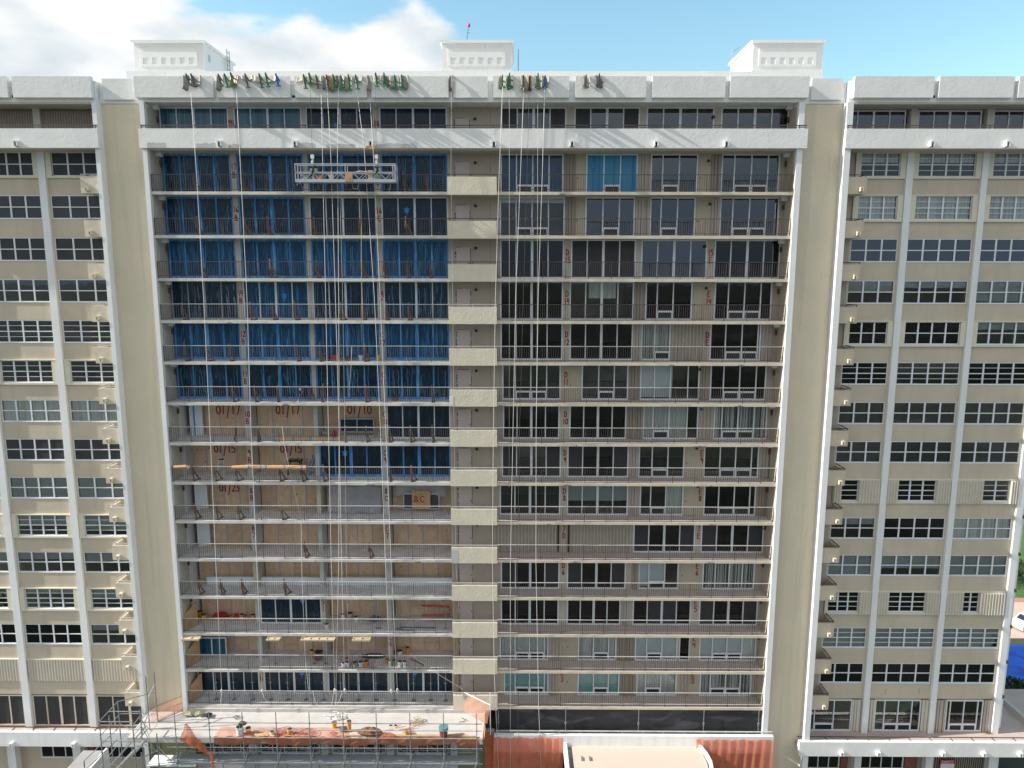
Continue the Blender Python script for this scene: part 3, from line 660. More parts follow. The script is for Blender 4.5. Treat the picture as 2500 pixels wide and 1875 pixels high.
for f in FLOORS:
    yr, items = RIGHT[f]; z0 = FL[f]; z1 = zt(f) if f != 18 else 50.73
    prev = -1.09
    for it in items:
        k_, p0, p1 = it[:3]; d = it[3] if len(it) > 3 else {}
        a, b = rx(p0, yr), rx(p1, yr)
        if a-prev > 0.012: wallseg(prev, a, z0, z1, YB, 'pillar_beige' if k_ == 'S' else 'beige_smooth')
        if k_ in 'SW':
            n = [rx(q, yr) for q in d['d']] if 'd' in d else 4
            unit('sliding_door' if k_ == 'S' else 'window_wall', a, b, z0, z1, YB, n, d.get('fr', 'frame_white'), d.get('gl', 'glass'), 0.075, wide_mid=(k_ == 'S'),
                 ac=d.get('ac', ()), behind=d.get('b'), curt=d.get('c', (0, 1)), drop=d.get('drop', 1.0), screens=d.get('screens', ()), handles=(k_ == 'S'))
        elif k_ == 'K':
            wallseg(a, b, z0, z1, YB, 'wall_taupe'); stack(a, b, z0, z1, YB, 'shutter' if (f+int(p0)) % 2 else 'shutter_brown')
        elif k_ == 'C':
            wallseg(a, b, z0, z1, YB, 'wall_taupe'); closed(a, b, z0, z1)
        elif k_ == 'D':
            wallseg(a, b, z0, z1, YB, 'beige_smooth'); door(a+0.05, b-0.05, z0)
        elif k_ == 'N':
            unit('window_wall', a, b, z0, z1, YB, 1, 'frame_white', 'glass_dark')
        prev = b
    wallseg(prev, 17.63, z0, z1, YB, 'wall_taupe')
    if f not in (12, 7): wlamp(12.55 if f % 2 else 12.75, z0+2.15)

# rooms: party walls and ceilings are the slabs; one room back per floor half
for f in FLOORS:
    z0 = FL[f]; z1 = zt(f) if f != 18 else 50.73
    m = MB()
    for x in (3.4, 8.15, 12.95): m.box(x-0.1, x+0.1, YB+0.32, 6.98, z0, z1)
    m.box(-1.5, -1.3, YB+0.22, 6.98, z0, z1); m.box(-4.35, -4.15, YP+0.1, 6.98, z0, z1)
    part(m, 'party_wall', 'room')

# ---- balcony railings
def railing(x0, x1, z, mm='rail_brown', Y=0.08, tm='rail_top'):
    m = MB(); m.cur = 1; m.beam((x0, Y, z+1.07), (x1, Y, z+1.07), 0.055, 0.04); m.cur = 0
    m.beam((x0, Y, z+0.14), (x1, Y, z+0.14), 0.03, 0.03)
    n = int((x1-x0)/0.148)
    for i in range(n+1):
        x = x0+(x1-x0)*i/n
        if i % 10 == 0: m.box(x-0.02, x+0.02, Y-0.02, Y+0.02, z, z+1.05)
        else: m.box(x-0.0095, x+0.0095, Y-0.0095, Y+0.0095, z+0.15, z+1.05)
    part(m, 'railing', [mm, tm])
for f in FLOORS[:-1]:
    railing(XL+0.02, -4.45, FL[f], 'rail_grey' if f < 15 else 'rail_brown', tm='rail_top' if f < 15 else 'rail_brown')  # lower top rails paler, the light on them put into the colour
    railing(-1.25, XR-0.02, FL[f], 'rail_brown', tm='rail_top' if f < 14 else 'rail_brown')
    z = FL[f]
    part(MB().box(-4.43, -1.27, -0.12, 0.06, z-0.20, z+0.92), 'balcony_parapet', 'cream_stucco')
    m = MB(); m.beam((-4.45, -0.03, z+1.07), (-1.25, -0.03, z+1.07), 0.055)
    for x in (-4.3, -2.85, -1.4): m.box(x-0.02, x+0.02, -0.05, -0.01, z+0.92, z+1.06)
    part(m, 'railing', 'rail_top' if f < 15 else 'rail_brown')

# ---------------------------------------------------------------- spray-painted marks
STROKES = {
 '0': [[(0.5,1),(0.15,0.8),(0.05,0.5),(0.15,0.15),(0.5,0),(0.85,0.15),(0.95,0.5),(0.8,0.85),(0.5,1)]],
 '1': [[(0.5,1),(0.5,0)]],
 '2': [[(0.1,0.8),(0.4,1),(0.85,0.85),(0.8,0.55),(0.1,0),(0.95,0.02)]],
 '3': [[(0.1,0.95),(0.8,1),(0.45,0.58),(0.85,0.35),(0.6,0),(0.1,0.08)]],
 '4': [[(0.15,1),(0.1,0.5),(0.9,0.5)],[(0.8,1),(0.8,0)]],
 '5': [[(0.9,1),(0.2,1),(0.15,0.6),(0.7,0.6),(0.9,0.3),(0.6,0),(0.1,0.05)]],
 '6': [[(0.75,1),(0.25,0.6),(0.15,0.2),(0.5,0),(0.85,0.2),(0.75,0.45),(0.2,0.4)]],
 '7': [[(0.1,1),(0.9,1),(0.4,0)]],
 '8': [[(0.5,0.52),(0.15,0.78),(0.5,1),(0.85,0.78),(0.5,0.52),(0.1,0.22),(0.5,0),(0.9,0.22),(0.5,0.52)]],
 '9': [[(0.85,0.75),(0.5,0.5),(0.15,0.75),(0.5,1),(0.85,0.75),(0.8,0)]],
 'B': [[(0.15,0),(0.15,1),(0.7,0.95),(0.75,0.65),(0.15,0.52),(0.85,0.4),(0.8,0.05),(0.15,0)]],
 'C': [[(0.9,0.85),(0.5,1),(0.12,0.7),(0.12,0.3),(0.5,0),(0.9,0.15)]],
 'D': [[(0.15,0),(0.15,1),(0.75,0.85),(0.9,0.45),(0.7,0.1),(0.15,0)]],
 'E': [[(0.9,1),(0.15,1),(0.15,0),(0.9,0.02)],[(0.15,0.52),(0.75,0.55)]],
 'P': [[(0.15,0),(0.15,1),(0.8,0.92),(0.8,0.6),(0.15,0.5)]],
 'H': [[(0.15,0),(0.15,1)],[(0.85,0),(0.85,1)],[(0.15,0.5),(0.85,0.5)]],
 'A': [[(0.05,0),(0.5,1),(0.95,0)],[(0.25,0.4),(0.75,0.4)]],
 'N': [[(0.15,0),(0.15,1),(0.85,0),(0.85,1)]],
 'G': [[(0.9,0.85),(0.5,1),(0.12,0.7),(0.12,0.3),(0.5,0),(0.9,0.15),(0.9,0.45),(0.55,0.45)]],
 'R': [[(0.15,0),(0.15,1),(0.8,0.92),(0.8,0.6),(0.15,0.5),(0.9,0)]],
 '/': [[(0.8,1.15),(0.2,-0.45)]], ' ': [] }
def write(m, text, x, z, h, Y, w_=None, gap=0.28, r=0.022, jit=0.02):
    w_ = w_ or h*0.62
    for ch in text:
        for st in STROKES[ch]:
            pts = [Vector((x+p[0]*w_+random.uniform(-jit, jit)*h, Y, z+p[1]*h+random.uniform(-jit, jit)*h)) for p in st]
            for a, b in zip(pts, pts[1:]):
                d = (b-a).normalized()*r*0.8; m.beam(a-d, b+d, 0.006, 2*r) if False else m.add(
                    [a-d+Vector((-(b-a).normalized().z*r, 0, (b-a).normalized().x*r)), b+d+Vector((-(b-a).normalized().z*r, 0, (b-a).normalized().x*r)),
                     b+d-Vector((-(b-a).normalized().z*r, 0, (b-a).normalized().x*r)), a-d-Vector((-(b-a).normalized().z*r, 0, (b-a).normalized().x*r))], [(0,1,2,3)])
        x += w_*(1+gap)
def mark(xc, z, lines, h=0.38, Y=YB-0.045, r=0.031):
    m = MB(); k_ = 0
    for ln in lines:
        w_ = h*0.55 if len(ln) < 2 else min(h*0.5, 0.15); tw = len(ln)*w_+(len(ln)-1)*w_*0.25
        write(m, ln, xc-tw/2, z-k_*(h*1.35), h, Y-0.001*k_, w_, 0.25, r); k_ += 1
    part(m, 'painted_mark', 'red_paint')
c1, c3, d1, e1 = -18.62, -9.12, 3.41, 12.95
for f, t in ((18,('PH','B')),(17,('17','B')),(16,('16','B')),(14,('14','B')),(12,('12','B')),(11,('11','B')),(10,('10','B')),(9,('9','B')),(8,('8','B')),(7,('B','7')),(3,('3','B'))):
    mark(c1, FL[f]+(1.55 if f > 10 else 1.5), t)
for f, t in ((18,('PH','C')),(16,('16','C')),(14,('14','C')),(12,('C','12')),(11,('C','11')),(10,('C','10')),(9,('C','9')),(8,('8','C')),(7,('C','7')),(4,('C','4'))): mark(c3, FL[f]+1.5, t)
for f, t in ((18,('PH','D')),(15,('D','15')),(14,('D','14')),(12,('D','12')),(11,('D','11')),(10,('D','10')),(9,('D','9')),(8,('D','8')),(7,('7','D')),(6,('D','6')),(3,('D','3'))): mark(d1, FL[f]+(1.55 if f < 18 else 1.0), t, Y=YB-0.01)
for f, t in ((18,('PH','E')),(15,('15','E')),(14,('E','14')),(12,('D','E')),(9,('E','9')),(8,('E','8')),(7,('7','E')),(6,('E','6')),(5,('E','5')),(4,('E','4')),(3,('E','3'))): mark(8.15 if f == 18 else e1, FL[f]+(1.55 if f < 18 else 1.0), t, Y=YB-(0.01 if f not in (12,3) else 0.14))
mark(-13.88, FL[5]+1.5, ('5','1'))
def dated(px, py, text, h=0.42):
    p = P(px, py, YP-0.02); h *= 1.4; m = MB(); write(m, text, p.x, p.z-h-.02, h, YP-0.02, h*0.52, 0.14, 0.040); part(m, 'painted_mark', 'red_paint')
dated(527, 990, '01/17'); dated(673, 990, '01/17'); dated(848, 989, '01/10'); dated(522, 1086, '01/15', 0.38); dated(684, 1086, '01/15', 0.38); dated(535, 1182, '01/23', 0.36)

# chips and spalls along the painted slab edges
mat('spall', (0.20, 0.19, 0.17), 0.95, 0.5, 6, 0.6, 20)
def spall(px, py, f, w_, seed):
    rn = random.Random(seed); x = P(px, py, 0).x; z = FL[f]-0.19; n = 9
    top = [(x+w_*(.5-i/n)*1.0, z+(0.03+rn.uniform(0, .09))*math.sin(math.pi*(i+.3)/(n+.6))) for i in range(n+1)]
    bot = [(x-w_*(.5-i/n), z-rn.uniform(0.0, .05)*math.sin(math.pi*i/n)) for i in range(n+1)]
    part(MB().prism(bot+top, 'y', -0.006, -0.002), 'spall', 'spall')
for i, a in enumerate(((1372,477,17,.5),(1385,1180,9,.7),(1408,1087,10,.35),(1340,1276,8,.3),(1738,1186,9,.3),(1805,991,11,.6),(1740,1281,8,.6),(1708,1089,10,1.2),(1640,890,12,.4),(1735,1373,7,.7),(1404,1371,7,.6),(1810,889,12,.5),(1225,989,11,.5),(1020,1375,7,.5),(905,1182,9,.8),(700,988,11,.6),(560,786,14,.5))): spall(*a, i)
for px in (1363, 1388): part(MB().box(P(px,1310,YB-.1).x-.06, P(px,1310,YB-.1).x+.06, YB-.16, YB-.141, FL[7]+.05, FL[7]+2.5), 'gap_shade_strip', 'black')  # black strips stand in for the shade in the gaps by the pillar
for px, py in ((2163,1683),(2244,1682)):
    p = P(px, py, YW-.004); part(MB().prism([(p.x-.03,p.z-.42),(p.x+.02,p.z-.42),(p.x+.05,p.z),(p.x-.05,p.z)], 'y', YW-.004, YW-.001), 'rust_stain', 'timber_new')
# drip stains on the tall plain walls and under sills
mat('stain', (0.44, 0.39, 0.295), 0.95, 0.3, 5)
# ---------------------------------------------------------------- blue tape notes
def note(px, py, s, Y=YB-0.04):
    p = P(px, py, Y); m = MB().box(p.x-s, p.x+s, Y, Y+0.01, p.z-s, p.z+s)
    m.box(p.x-s*1.6, p.x+s*1.6, Y+0.002, Y+0.008, p.z+s*0.7, p.z+s); m.box(p.x-0.03, p.x+0.03, Y+0.003, Y+0.007, p.z-s*2.2, p.z+s*1.8)
    part(m, 'taped_note', 'tape_blue')
for a in ((993,514,.14),(694,723,.15),(441,308,.10),(820,306,.10),(1447,405,.13),(842,1107,.15),(738,1465,.15),(737,1643,.16),(1013,1643,.15)): note(*a)
MATS['tape_note'] = MATS['tape_blue']

# ---------------------------------------------------------------- wings
rnd_w = random.Random(12)
def wing_window(x0, x1, z, n, louvre, boxed=False, gl='glass', blind=None, drop=1.0, shut=(0, 0), rnd=None):
    """band window between two columns at storey level z"""
    zs, zh = z+1.12, z+2.66
    # spandrel
    part(MB().box(x0, x1, YW, YW+0.2, z-0.09, zs), 'spandrel_wall', 'spandrel')
    xa, xb = x0+0.1, x1-0.12
    if boxed:
        t_ = MB(); yb = YW-0.14
        t_.box(x0+0.02, x1-0.02, yb, YW-0.002, zs-0.13, zs-0.001); t_.box(x0+0.02, x1-0.02, yb, YW-0.002, zh+0.001, zh+0.07)
        t_.box(x0+0.02, x0+0.25+shut[0], yb+0.02, YW-0.002, zs, zh); t_.box(x1-0.25-shut[1], x1-0.02, yb+0.02, YW-0.002, zs, zh)
        part(t_, 'shutter_track', 'cream_trim')
        xa, xb = x0+0.25+shut[0], x1-0.25-shut[1]
    else:
        part(MB().box(x0, xa, YW, YW+0.2, zs, zh), 'jamb_wall', 'spandrel'); part(MB().box(xb, x1, YW, YW+0.2, zs, zh), 'jamb_wall', 'spandrel')
    if xb-xa < 0.3: return
    Y = YW+0.02
    m = MB(); w_ = 0.045
    m.box(xa, xb, Y, Y+0.08, zs, zs+0.07); m.box(xa, xb, Y, Y+0.08, zh-0.06, zh)
    zm = (zs+zh)/2
    q = (xb-xa)/n
    for i in range(n+1):
        x = xa+q*i; h_ = 0.05 if 0 < i < n else 0.035
        a, b = (max(xa, x-h_), min(xb, x+h_)); m.box(a, b, Y-0.015, Y+0.075, zs+0.07, zh-0.06)
    for i in range(n):
        a, b = xa+q*i+0.05, xa+q*(i+1)-0.05
        m.box(a, b, Y-0.01, Y+0.06, zm-0.03, zm+0.03)
        if louvre:
            for zz in ((zs+zm)/2+0.02, (zh+zm)/2): m.box(a, b, Y-0.005, Y+0.05, zz-0.014, zz+0.014)
    m.box(xa-0.03, xb+0.03, Y-0.06, Y-0.016, zs-0.02, zs+0.02)
    fo = part(m, 'window', 'frame_white')
    if not blind and gl in ('glass', 'glass_dark') and rnd_w.random() < 0.3: blind, drop, gl = rnd_w.choice((('roller_blind', .35), ('curtain', 1.0), ('room', .5)))+('glass',)
    if blind and gl == 'glass': gl = 'glass_clear'
    part(MB().box(xa+0.02, xb-0.02, Y+0.03, Y+0.04, zs+0.03, zh-0.03), 'glass', gl, fo)
    if blind:
        part(MB().box(xa+0.05, xb-0.05, Y+0.14, Y+0.15, zh-(zh-zs)*drop, zh), 'blind', blind, fo)
LW = [(-30.93,-27.05,3),(-35.7,-31.4,4),(-40.6,-36.2,4)]
RWB = [(22.1,25.4,3),(25.84,30.3,4),(30.7,34.96,4)]
rnd = random.Random(3)
LSTY = {17:(0,1,'screen_grey',None),16:(0,0,'screen_slate',None),15:(0,0,'screen_grey',None),14:(0,0,'glass_bluegrey','roller_blind'),12:(1,0,'glass_bluegrey','roller_blind'),11:(1,1,'glass_bluegrey','roller_blind'),
        10:(0,0,'glass','curtain'),9:(0,0,'screen_grey',None),8:(0,0,'glass','roller_blind'),7:(1,1,'glass','roller_blind'),6:(0,0,'glass','roller_blind'),5:(1,1,'glass','roller_blind'),4:(0,0,'glass_dark',None),3:('C',0,'',None)}
RSTY = {17:(1,1,'glass','curtain'),16:(1,1,'glass','curtain'),15:(0,0,'glass_bluegrey',None),14:(0,0,'glass','roller_blind'),12:(0,1,'glass_dark',None),11:(1,0,'glass_dark',None),10:(0,0,'glass','room'),9:(0,0,'glass','screen_grey'),
        8:(1,2,'glass_dark',None),7:(0,0,'glass_dark',None),6:(0,0,'glass','roller_blind'),5:(1,2,'glass_dark',None),4:(1,0,'glass','roller_blind'),3:(0,0,'glass_dark',None)}
DROP = {14:.45,12:.6,11:.5,10:1,8:1.0,7:.6,6:.45,5:.35,17:.4,16:1,9:1,4:1}
for f in FLOORS[:-1]:
    z = FL[f]
    for side, bays, sty in (('L', LW, LSTY), ('R', RWB, RSTY)):
        lv, bx, gl, bl = sty[f]
        for i, (a, b, n) in enumerate(bays):
            if lv == 'C':
                part(MB().box(a, b, YW, YW+0.2, z-0.09, z+1.12), 'spandrel_wall', 'spandrel')
                part(MB().box(a, b, YW+0.1, YW+0.2, z+1.12, z+2.66), 'jamb_wall', 'spandrel')
                part(MB().box(a+0.03, b-0.03, YW-0.13, YW-0.002, z+2.66, z+2.74), 'shutter_track', 'cream_trim')
                part(MB().corr(a+0.05, b-0.02, z+1.02, z+2.65, YW-0.13, 0.21, 0.07), 'closed_shutter', 'shutter_light'); continue
            drop = DROP.get(f, 1.0); bl_ = bl
            if bl == 'roller_blind': drop = min(1.0, drop+(0.12, -0.05, 0.2)[i])
            if side == 'R' and f == 14: drop = (0.5, 0.32, 0.9)[i]; 
            if side == 'R' and f == 6: drop = (1.0, 0.68, 1.0)[i]
            if side == 'L' and f == 8: drop = 1.0
            sh = (0, 0)
            if bx == 2: sh = ((0.0, 0.62), (0.55, 0.75), (1.0 if f == 5 else 1.6, 1.6 if f == 5 else 0.3))[i]; 
            if bx == 2:
                nn = 2 if i == 2 else 3
                if i == 0 and f == 8: sh = (0.35, 1.25); nn = 1
                wing_window(a, b, z, nn, lv, True, gl, bl_, drop, sh)
                # corrugated panels folded at the sides
                for (c0, c1) in ((a+0.03, a+0.25+sh[0]), (b-0.25-sh[1], b-0.03)):
                    if c1-c0 > 0.3: part(MB().corr(c0, c1, z+1.0, z+2.64, YW-0.24, 0.2, 0.07), 'open_shutter', 'shutter_light')
            else:
                wing_window(a, b, z, n, lv, bool(bx), gl, bl_, drop, (0.12, 0.12) if bx else (0, 0))
    # wall by the little balcony
    for (a, b) in ((-27.05, -26.74), (21.06, 22.1)):
        part(MB().box(a, b, YW, YW+0.2, z-0.09, z+2.66), 'jamb_wall', 'wall_taupe' if a > 0 else 'spandrel')
    for (a, b, sx) in ((-27.95, -26.74, -1), (21.06, 22.30, 1)):
        m = MB(); m.box(a, b, 0.0, 0.14, z-0.12, z+0.94)
        xo = a if sx < 0 else b
        m.box(*((a, a+0.12) if sx < 0 else (b-0.12, b)), 0.141, YW-0.001, z-0.12, z+0.94)
        m.box(a+0.121 if sx < 0 else a, b if sx < 0 else b-0.121, 0.141, YW-0.001, z-0.119, z+0.02)
        part(m, 'small_balcony', 'cream_edge' if sx < 0 else 'spandrel')
        r_ = MB(); xr = a+0.06 if sx < 0 else b-0.06
        r_.beam((a, 0.07, z+1.07), (b, 0.07, z+1.07), 0.05); r_.beam((xr, 0.07, z+1.07), (xr, YW, z+1.07), 0.05); r_.box(xr-0.02, xr+0.02, 0.05, 0.09, z+0.94, z+1.06)
        part(r_, 'railing', 'rail_top' if sx < 0 else 'rail_brown')
        spout(-27.5 if sx < 0 else 21.92, 0.0, z+0.02, 0.21, 'cream_edge')
        if sx > 0:
            s_ = MB(); s_.box(21.35, 21.5, YW-0.1, YW-0.002, z+0.03, z+2.6); part(s_, 'folded_shutter', 'shutter_brown')
        else:
            s_ = MB(); s_.box(-26.74-0.05, -26.741, 0.5, 1.0, z+0.03, z+2.5); part(s_, 'folded_shutter', 'beige_smooth')
    for (a, b) in ((-46, -26.74), (21.06, 35.9)):
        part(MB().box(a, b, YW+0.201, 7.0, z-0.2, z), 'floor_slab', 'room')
# wing columns
for (a, b) in ((-31.4, -30.93), (-36.2, -35.7), (-41.1, -40.6), (25.40, 25.84), (30.30, 30.70), (34.96, 35.42)):
    part(MB().box(a, b, YC, YW+0.5, 6.75, 47.9), 'wing_column', 'white_paint')
    part(MB().box(a, b, YC, YW+0.5, 47.96, 50.72), 'wing_column', 'soffit')
part(MB().box(35.42, 36.05, 1.9, 7.0, 6.75, 50.7), 'fin', 'white_paint')
part(MB().box(-46, -26.75, 0.0, YW+0.2, 50.6, 50.72), 'soffit', 'soffit'); part(MB().box(21.07, 35.9, 0.0, YW+0.2, 50.6, 50.72), 'soffit', 'soffit')
# wing penthouse fronts
z = 48.0
for (a, b, n) in ((21.06, 25.2, 4), (26.0, 30.1, 4), (30.85, 34.9, 4)):
    unit('sliding_door', a, b, z, 50.55, YW+0.1, n, 'frame_white', 'glass_bluegrey', 0.06, wide_mid=True)
part(MB().box(-46, -26.74, YW+0.3, YW+0.4, z, 50.6), 'jamb_wall', 'wall_taupe')
for (a, b) in ((-31.2, -26.78), (-35.9, -31.35), (-40.8, -36.0)):
    part(MB().corr(a, b, z+0.02, 50.5, YW, 0.17, 0.06), 'closed_shutter', 'shutter_brown')
part(MB().box(20.7, 35.9, 0.0, YW+0.2, 47.96, 48.0), 'floor_slab', 'soffit'); part(MB().box(-46, -26.5, 0.0, YW+0.2, 47.96, 48.0), 'floor_slab', 'soffit')

# ---- second storey of the wings: terraces
zt2 = 6.75
for (a, b, n) in ((-30.9, -27.3, 3), (-35.65, -31.55, 4), (-40.5, -36.3, 4)):
    unit('sliding_door', a, b, zt2+0.1, 9.3, YW+0.05, n, 'frame_beige', 'screen_grey', 0.075, wide_mid=True)
part(MB().box(-46, -26.75, YW+0.16, YW+0.3, 9.3, 9.41), 'jamb_wall', 'spandrel')
for (a, b, n, s_) in ((21.3, 24.7, [22.0, 23.4], (1,)), (26.4, 29.75, [27.1, 28.1, 29.1], (1, 2)), (31.6, 34.3, [31.9, 32.9, 33.9], (1, 2))):
    unit('window_wall', a, b, zt2+0.02, 9.25, YW+0.05, n, 'frame_white', 'glass_soft', 0.06, ac=s_)
for (a, b) in ((24.7, 25.35), (25.85, 26.35), (29.8, 30.25), (30.75, 31.55), (34.35, 34.9)):
    stack(a, b, zt2, 9.3, YW+0.05, 'shutter_light' if a < 30 else 'shutter')
part(MB().box(21.06, 34.96, YW+0.16, YW+0.3, 9.25, 9.41), 'jamb_wall', 'spandrel')
for (a, b, yy, zz) in ((-46, -26.75, 0.05, 7.25), (20.3, 44.0, -0.30, 7.06)):
    o = part(MB().box(a, b, yy+0.28, 7.0, zt2-0.25, zt2), 'terrace_slab', 'terrace_pink')
    part(MB().box(a, b, yy, yy+0.28, zz-1.11, zz), 'terrace_parapet', 'white_stucco' if a > 0 else 'white_paint')
    r_ = MB(); r_.beam((a, yy+0.5, zz+.08), (b, yy+0.5, zz+.08), 0.05)
    x = a+0.5
    while x < b: r_.box(x-0.02, x+0.02, yy+0.2, yy+0.52, zz+.001, zz+.06); x += 1.5
    part(r_, 'railing', 'rail_brown')
part(MB().box(38.2, 38.5, 0.2, 9.0, 5.95, 7.2).box(38.2, 38.5, 9.0, 24.0, 5.95, 7.0), 'terrace_parapet', 'end_wall')
part(MB().box(36.06, 38.2, 7.0, 24, 6.5, 6.75), 'terrace_slab', 'terrace_pink')
for x in (23.3, 25.9, 30.5, 33.4, 36.0): spout(x, -0.30, 6.12, 0.24)
for x in (-36.4, -31.9): spout(x, 0.05, 6.22, 0.24)
# first storey behind: columns, brick panels and windows
part(MB().box(-46, 36, 2.2, 2.4, 0, 5.95), 'ground_floor_wall', 'spandrel')
for (a, b, n) in ((-31.9, -28.0, 4), (-35.9, -33.1, 3), (21.2, 24.4, 4), (25.9, 29.2, 4)):
    unit('window', a, b, 3.75 if a < 0 else 3.2, 5.3, 2.1, n, 'frame_white', 'glass_dark', 0.06)
for (a, b) in ((-32.9, -32.3), (-37.8, -37.2), (25.1, 25.6), (30.35, 30.9), (35.0, 35.7)):
    part(MB().box(a, b, 1.2, 1.7, 0, 5.95), 'wing_column', 'white_paint')
for a, b in ((-32.3, -31.8), (24.5, 25.0), (29.3, 30.2)): part(MB().box(a, b, 2.0, 2.19, 0, 5.9), 'brick_pier', 'brick')
part(MB().box(31.0, 36, 2.16, 2.19, 3.0, 5.9), 'dark_opening', 'black')
# slatted gate and danger sign
m = MB()
for i in range(26):
    x = 30.95+i*0.16; m.box(x, x+0.07, 1.75, 1.79, 2.5, 5.9)
m.box(30.9, 35.0, 1.8, 1.84, 5.2, 5.28); m.box(30.9, 35.0, 1.8, 1.84, 3.2, 3.28)
part(m, 'slatted_gate', 'shutter_brown')
sg = thing('warning_sign', 'red and white DANGER sign hung on the brown slatted gate under the right terrace', 'sign', (32.3, 1.6, 4.6))
def sub(mb, name, m_, par):
    return mb.build(name, m_, par, False, None)
def rel(mb, p):  # shift builder geometry into parent's local space
    mb.v = [(a[0]-p[0], a[1]-p[1], a[2]-p[2]) for a in mb.v]; return mb
q0 = P(2313, 1868, 1.6); sx, sz = q0.x, q0.z
m = MB().box(sx-0.55, sx+0.55, 1.6, 1.62, sz-0.42, sz+0.42); m.cur = 1; m.box(sx-0.5, sx+0.5, 1.59, 1.598, sz-0.28, sz+0.12)
sub(rel(m, (32.3, 1.6, 4.6)), 'board', ['sign_red', 'sign_white'], sg)
m = MB(); write(m, 'DANGER', sx-0.44, sz+0.17, 0.2, 1.592, 0.11, 0.35, 0.014, 0)
sub(rel(m, (32.3, 1.6, 4.6)), 'lettering', 'sign_white', sg)

# ---------------------------------------------------------------- middle block base
part(MB().box(-4.43, XR, 0.0, 7.0, 6.3, 6.6), 'terrace_slab', 'terrace_pink')
part(MB().box(-1.5, 18.3, -0.62, -0.3, 6.38, 7.68), 'terrace_parapet', 'white_paint')
part(MB().box(-4.4, 18.0, 1.6, 1.8, 0, 6.3), 'recessed_wall', 'brick')  # dark wall added, its colour standing in for the shaded recess behind the sheets
for i in range(5): unit('window', -0.9+3.9*i, 2.2+3.9*i, 3.2, 5.9, 1.5, 4, 'frame_beige', 'glass_dark', 0.08)
part(MB().box(-1.5, 18.3, -0.3, 0.0, 6.4, 6.6), 'terrace_slab', 'terrace_pink')
# dark insect-mesh wall on the second storey with its posts
scr = MB().box(-1.44, 17.68, 0.10, 0.14, 7.40, 9.31)
ms = part(scr, 'mesh_screen', 'mesh_black')
m = MB()
for px in (1217, 1381, 1559, 1718, 1852):
    m = MB(); x = PX(px, 1760, -0.05); m.tube([(x, -0.05, 7.35), (x, -0.05, 9.30)], 0.028, 6); m.box(x-0.09, x+0.09, -0.09, -0.01, 8.30, 8.34); m.lathe((x, -0.05, 8.12), [(0.05, 0), (0.05, 0.14)], 7)
    part(m, 'shoring_post', 'galvanised')
r_ = MB(); r_.beam((-1.4, -0.35, 7.86), (18.3, -0.35, 7.86), 0.09, 0.06)
for i in range(14): r_.box(-1.3+1.48*i, -1.26+1.48*i, -0.37, -0.33, 7.68, 7.85)
part(r_, 'railing', 'rail_top')
# under the deck
part(MB().box(XL, -4.43, 1.9, 2.1, 4, 9.3), 'recessed_wall', 'beige_smooth')
part(MB().box(XL-0.3, -1.5, 0.0, 0.3, 6.62, 7.6), 'under_band', 'concrete')
for i, (a, b) in enumerate(((-18.5, -14.2), (-13.3, -9.4), (-8.6, -4.9), (-22.6, -19.3))):
    unit('window', a, b, 5.5, 6.55, 0.3, 5, 'frame_white', 'glass_dark', 0.05)
part(MB().box(-23.7, -1.5, 0.05, 0.3, 4.2, 5.5), 'under_band', 'concrete')
for x in (-18.9, -13.75, -9.0, -4.4): part(MB().box(x-0.25, x+0.25, -0.1, 0.29, 4, 6.61), 'pillar', 'concrete')
part(MB().box(-4.1, -1.6, -0.05, 0.29, 4, 7.5), 'recessed_wall', 'green_wall'); part(MB().box(-26.4, -23.1, -0.05, 0.29, 4, 8.0), 'recessed_wall', 'green_wall')

# ---------------------------------------------------------------- deck over the entrance (left)
part(MB().box(-26.2, -2.2, -3.05, -0.13, 8.86, 9.05), 'terrace_deck', 'deck')
part(MB().box(-26.2, -2.2, -3.06, -2.9, 8.70, 8.855), 'deck_edge', 'deck')
part(MB().box(-23.4, -2.2, -0.13, 0.0, 9.05, 9.30), 'deck_kerb', 'deck')
# ---------------------------------------------------------------- entrance canopy (right)
cn = thing('entrance_canopy', 'flat tan entrance canopy with white curved kerb below the mesh-screened storey', 'canopy', (8, -3, 0))
poly = [(4.0,-0.63),(13.0,-0.63),(13.1,-1.6),(13.15,-2.4),(13.05,-3.3),(12.8,-4.4),(12.3,-5.6),(11.5,-7),(4.0,-7)]
sub(rel(MB().prism(poly, 'z', 6.6, 6.94), (8,-3,0)), 'roof', 'canopy_top', cn)
kb = MB(); edge = [(12.95,-0.63),(13.2,-1.6),(13.28,-2.4),(13.16,-3.3),(12.9,-4.4),(12.4,-5.6),(11.6,-7)]
for (a, b) in zip(edge, edge[1:]): kb.hexa([(a[0],a[1],6.5),(a[0]+.2,a[1],6.5),(b[0]+.2,b[1],6.5),(b[0],b[1],6.5),(a[0],a[1],7.12),(a[0]+.2,a[1],7.12),(b[0]+.2,b[1],7.12),(b[0],b[1],7.12)])
sub(rel(kb, (8,-3,0)), 'kerb', 'white_paint', cn)
sub(rel(MB().box(3.42, 3.66, -7, -0.63, 6.5, 7.15), (8,-3,0)), 'kerb', 'white_paint', cn)
m = MB(); m.box(4.55, 4.68, -2.3, -1.9, 6.945, 7.02); m.box(5.1, 5.23, -2.3, -1.9, 6.945, 7.02); m.box(3.67, 3.99, -7, -0.63, 6.5, 6.8)
sub(rel(m, (8,-3,0)), 'drain', 'galvanised', cn)

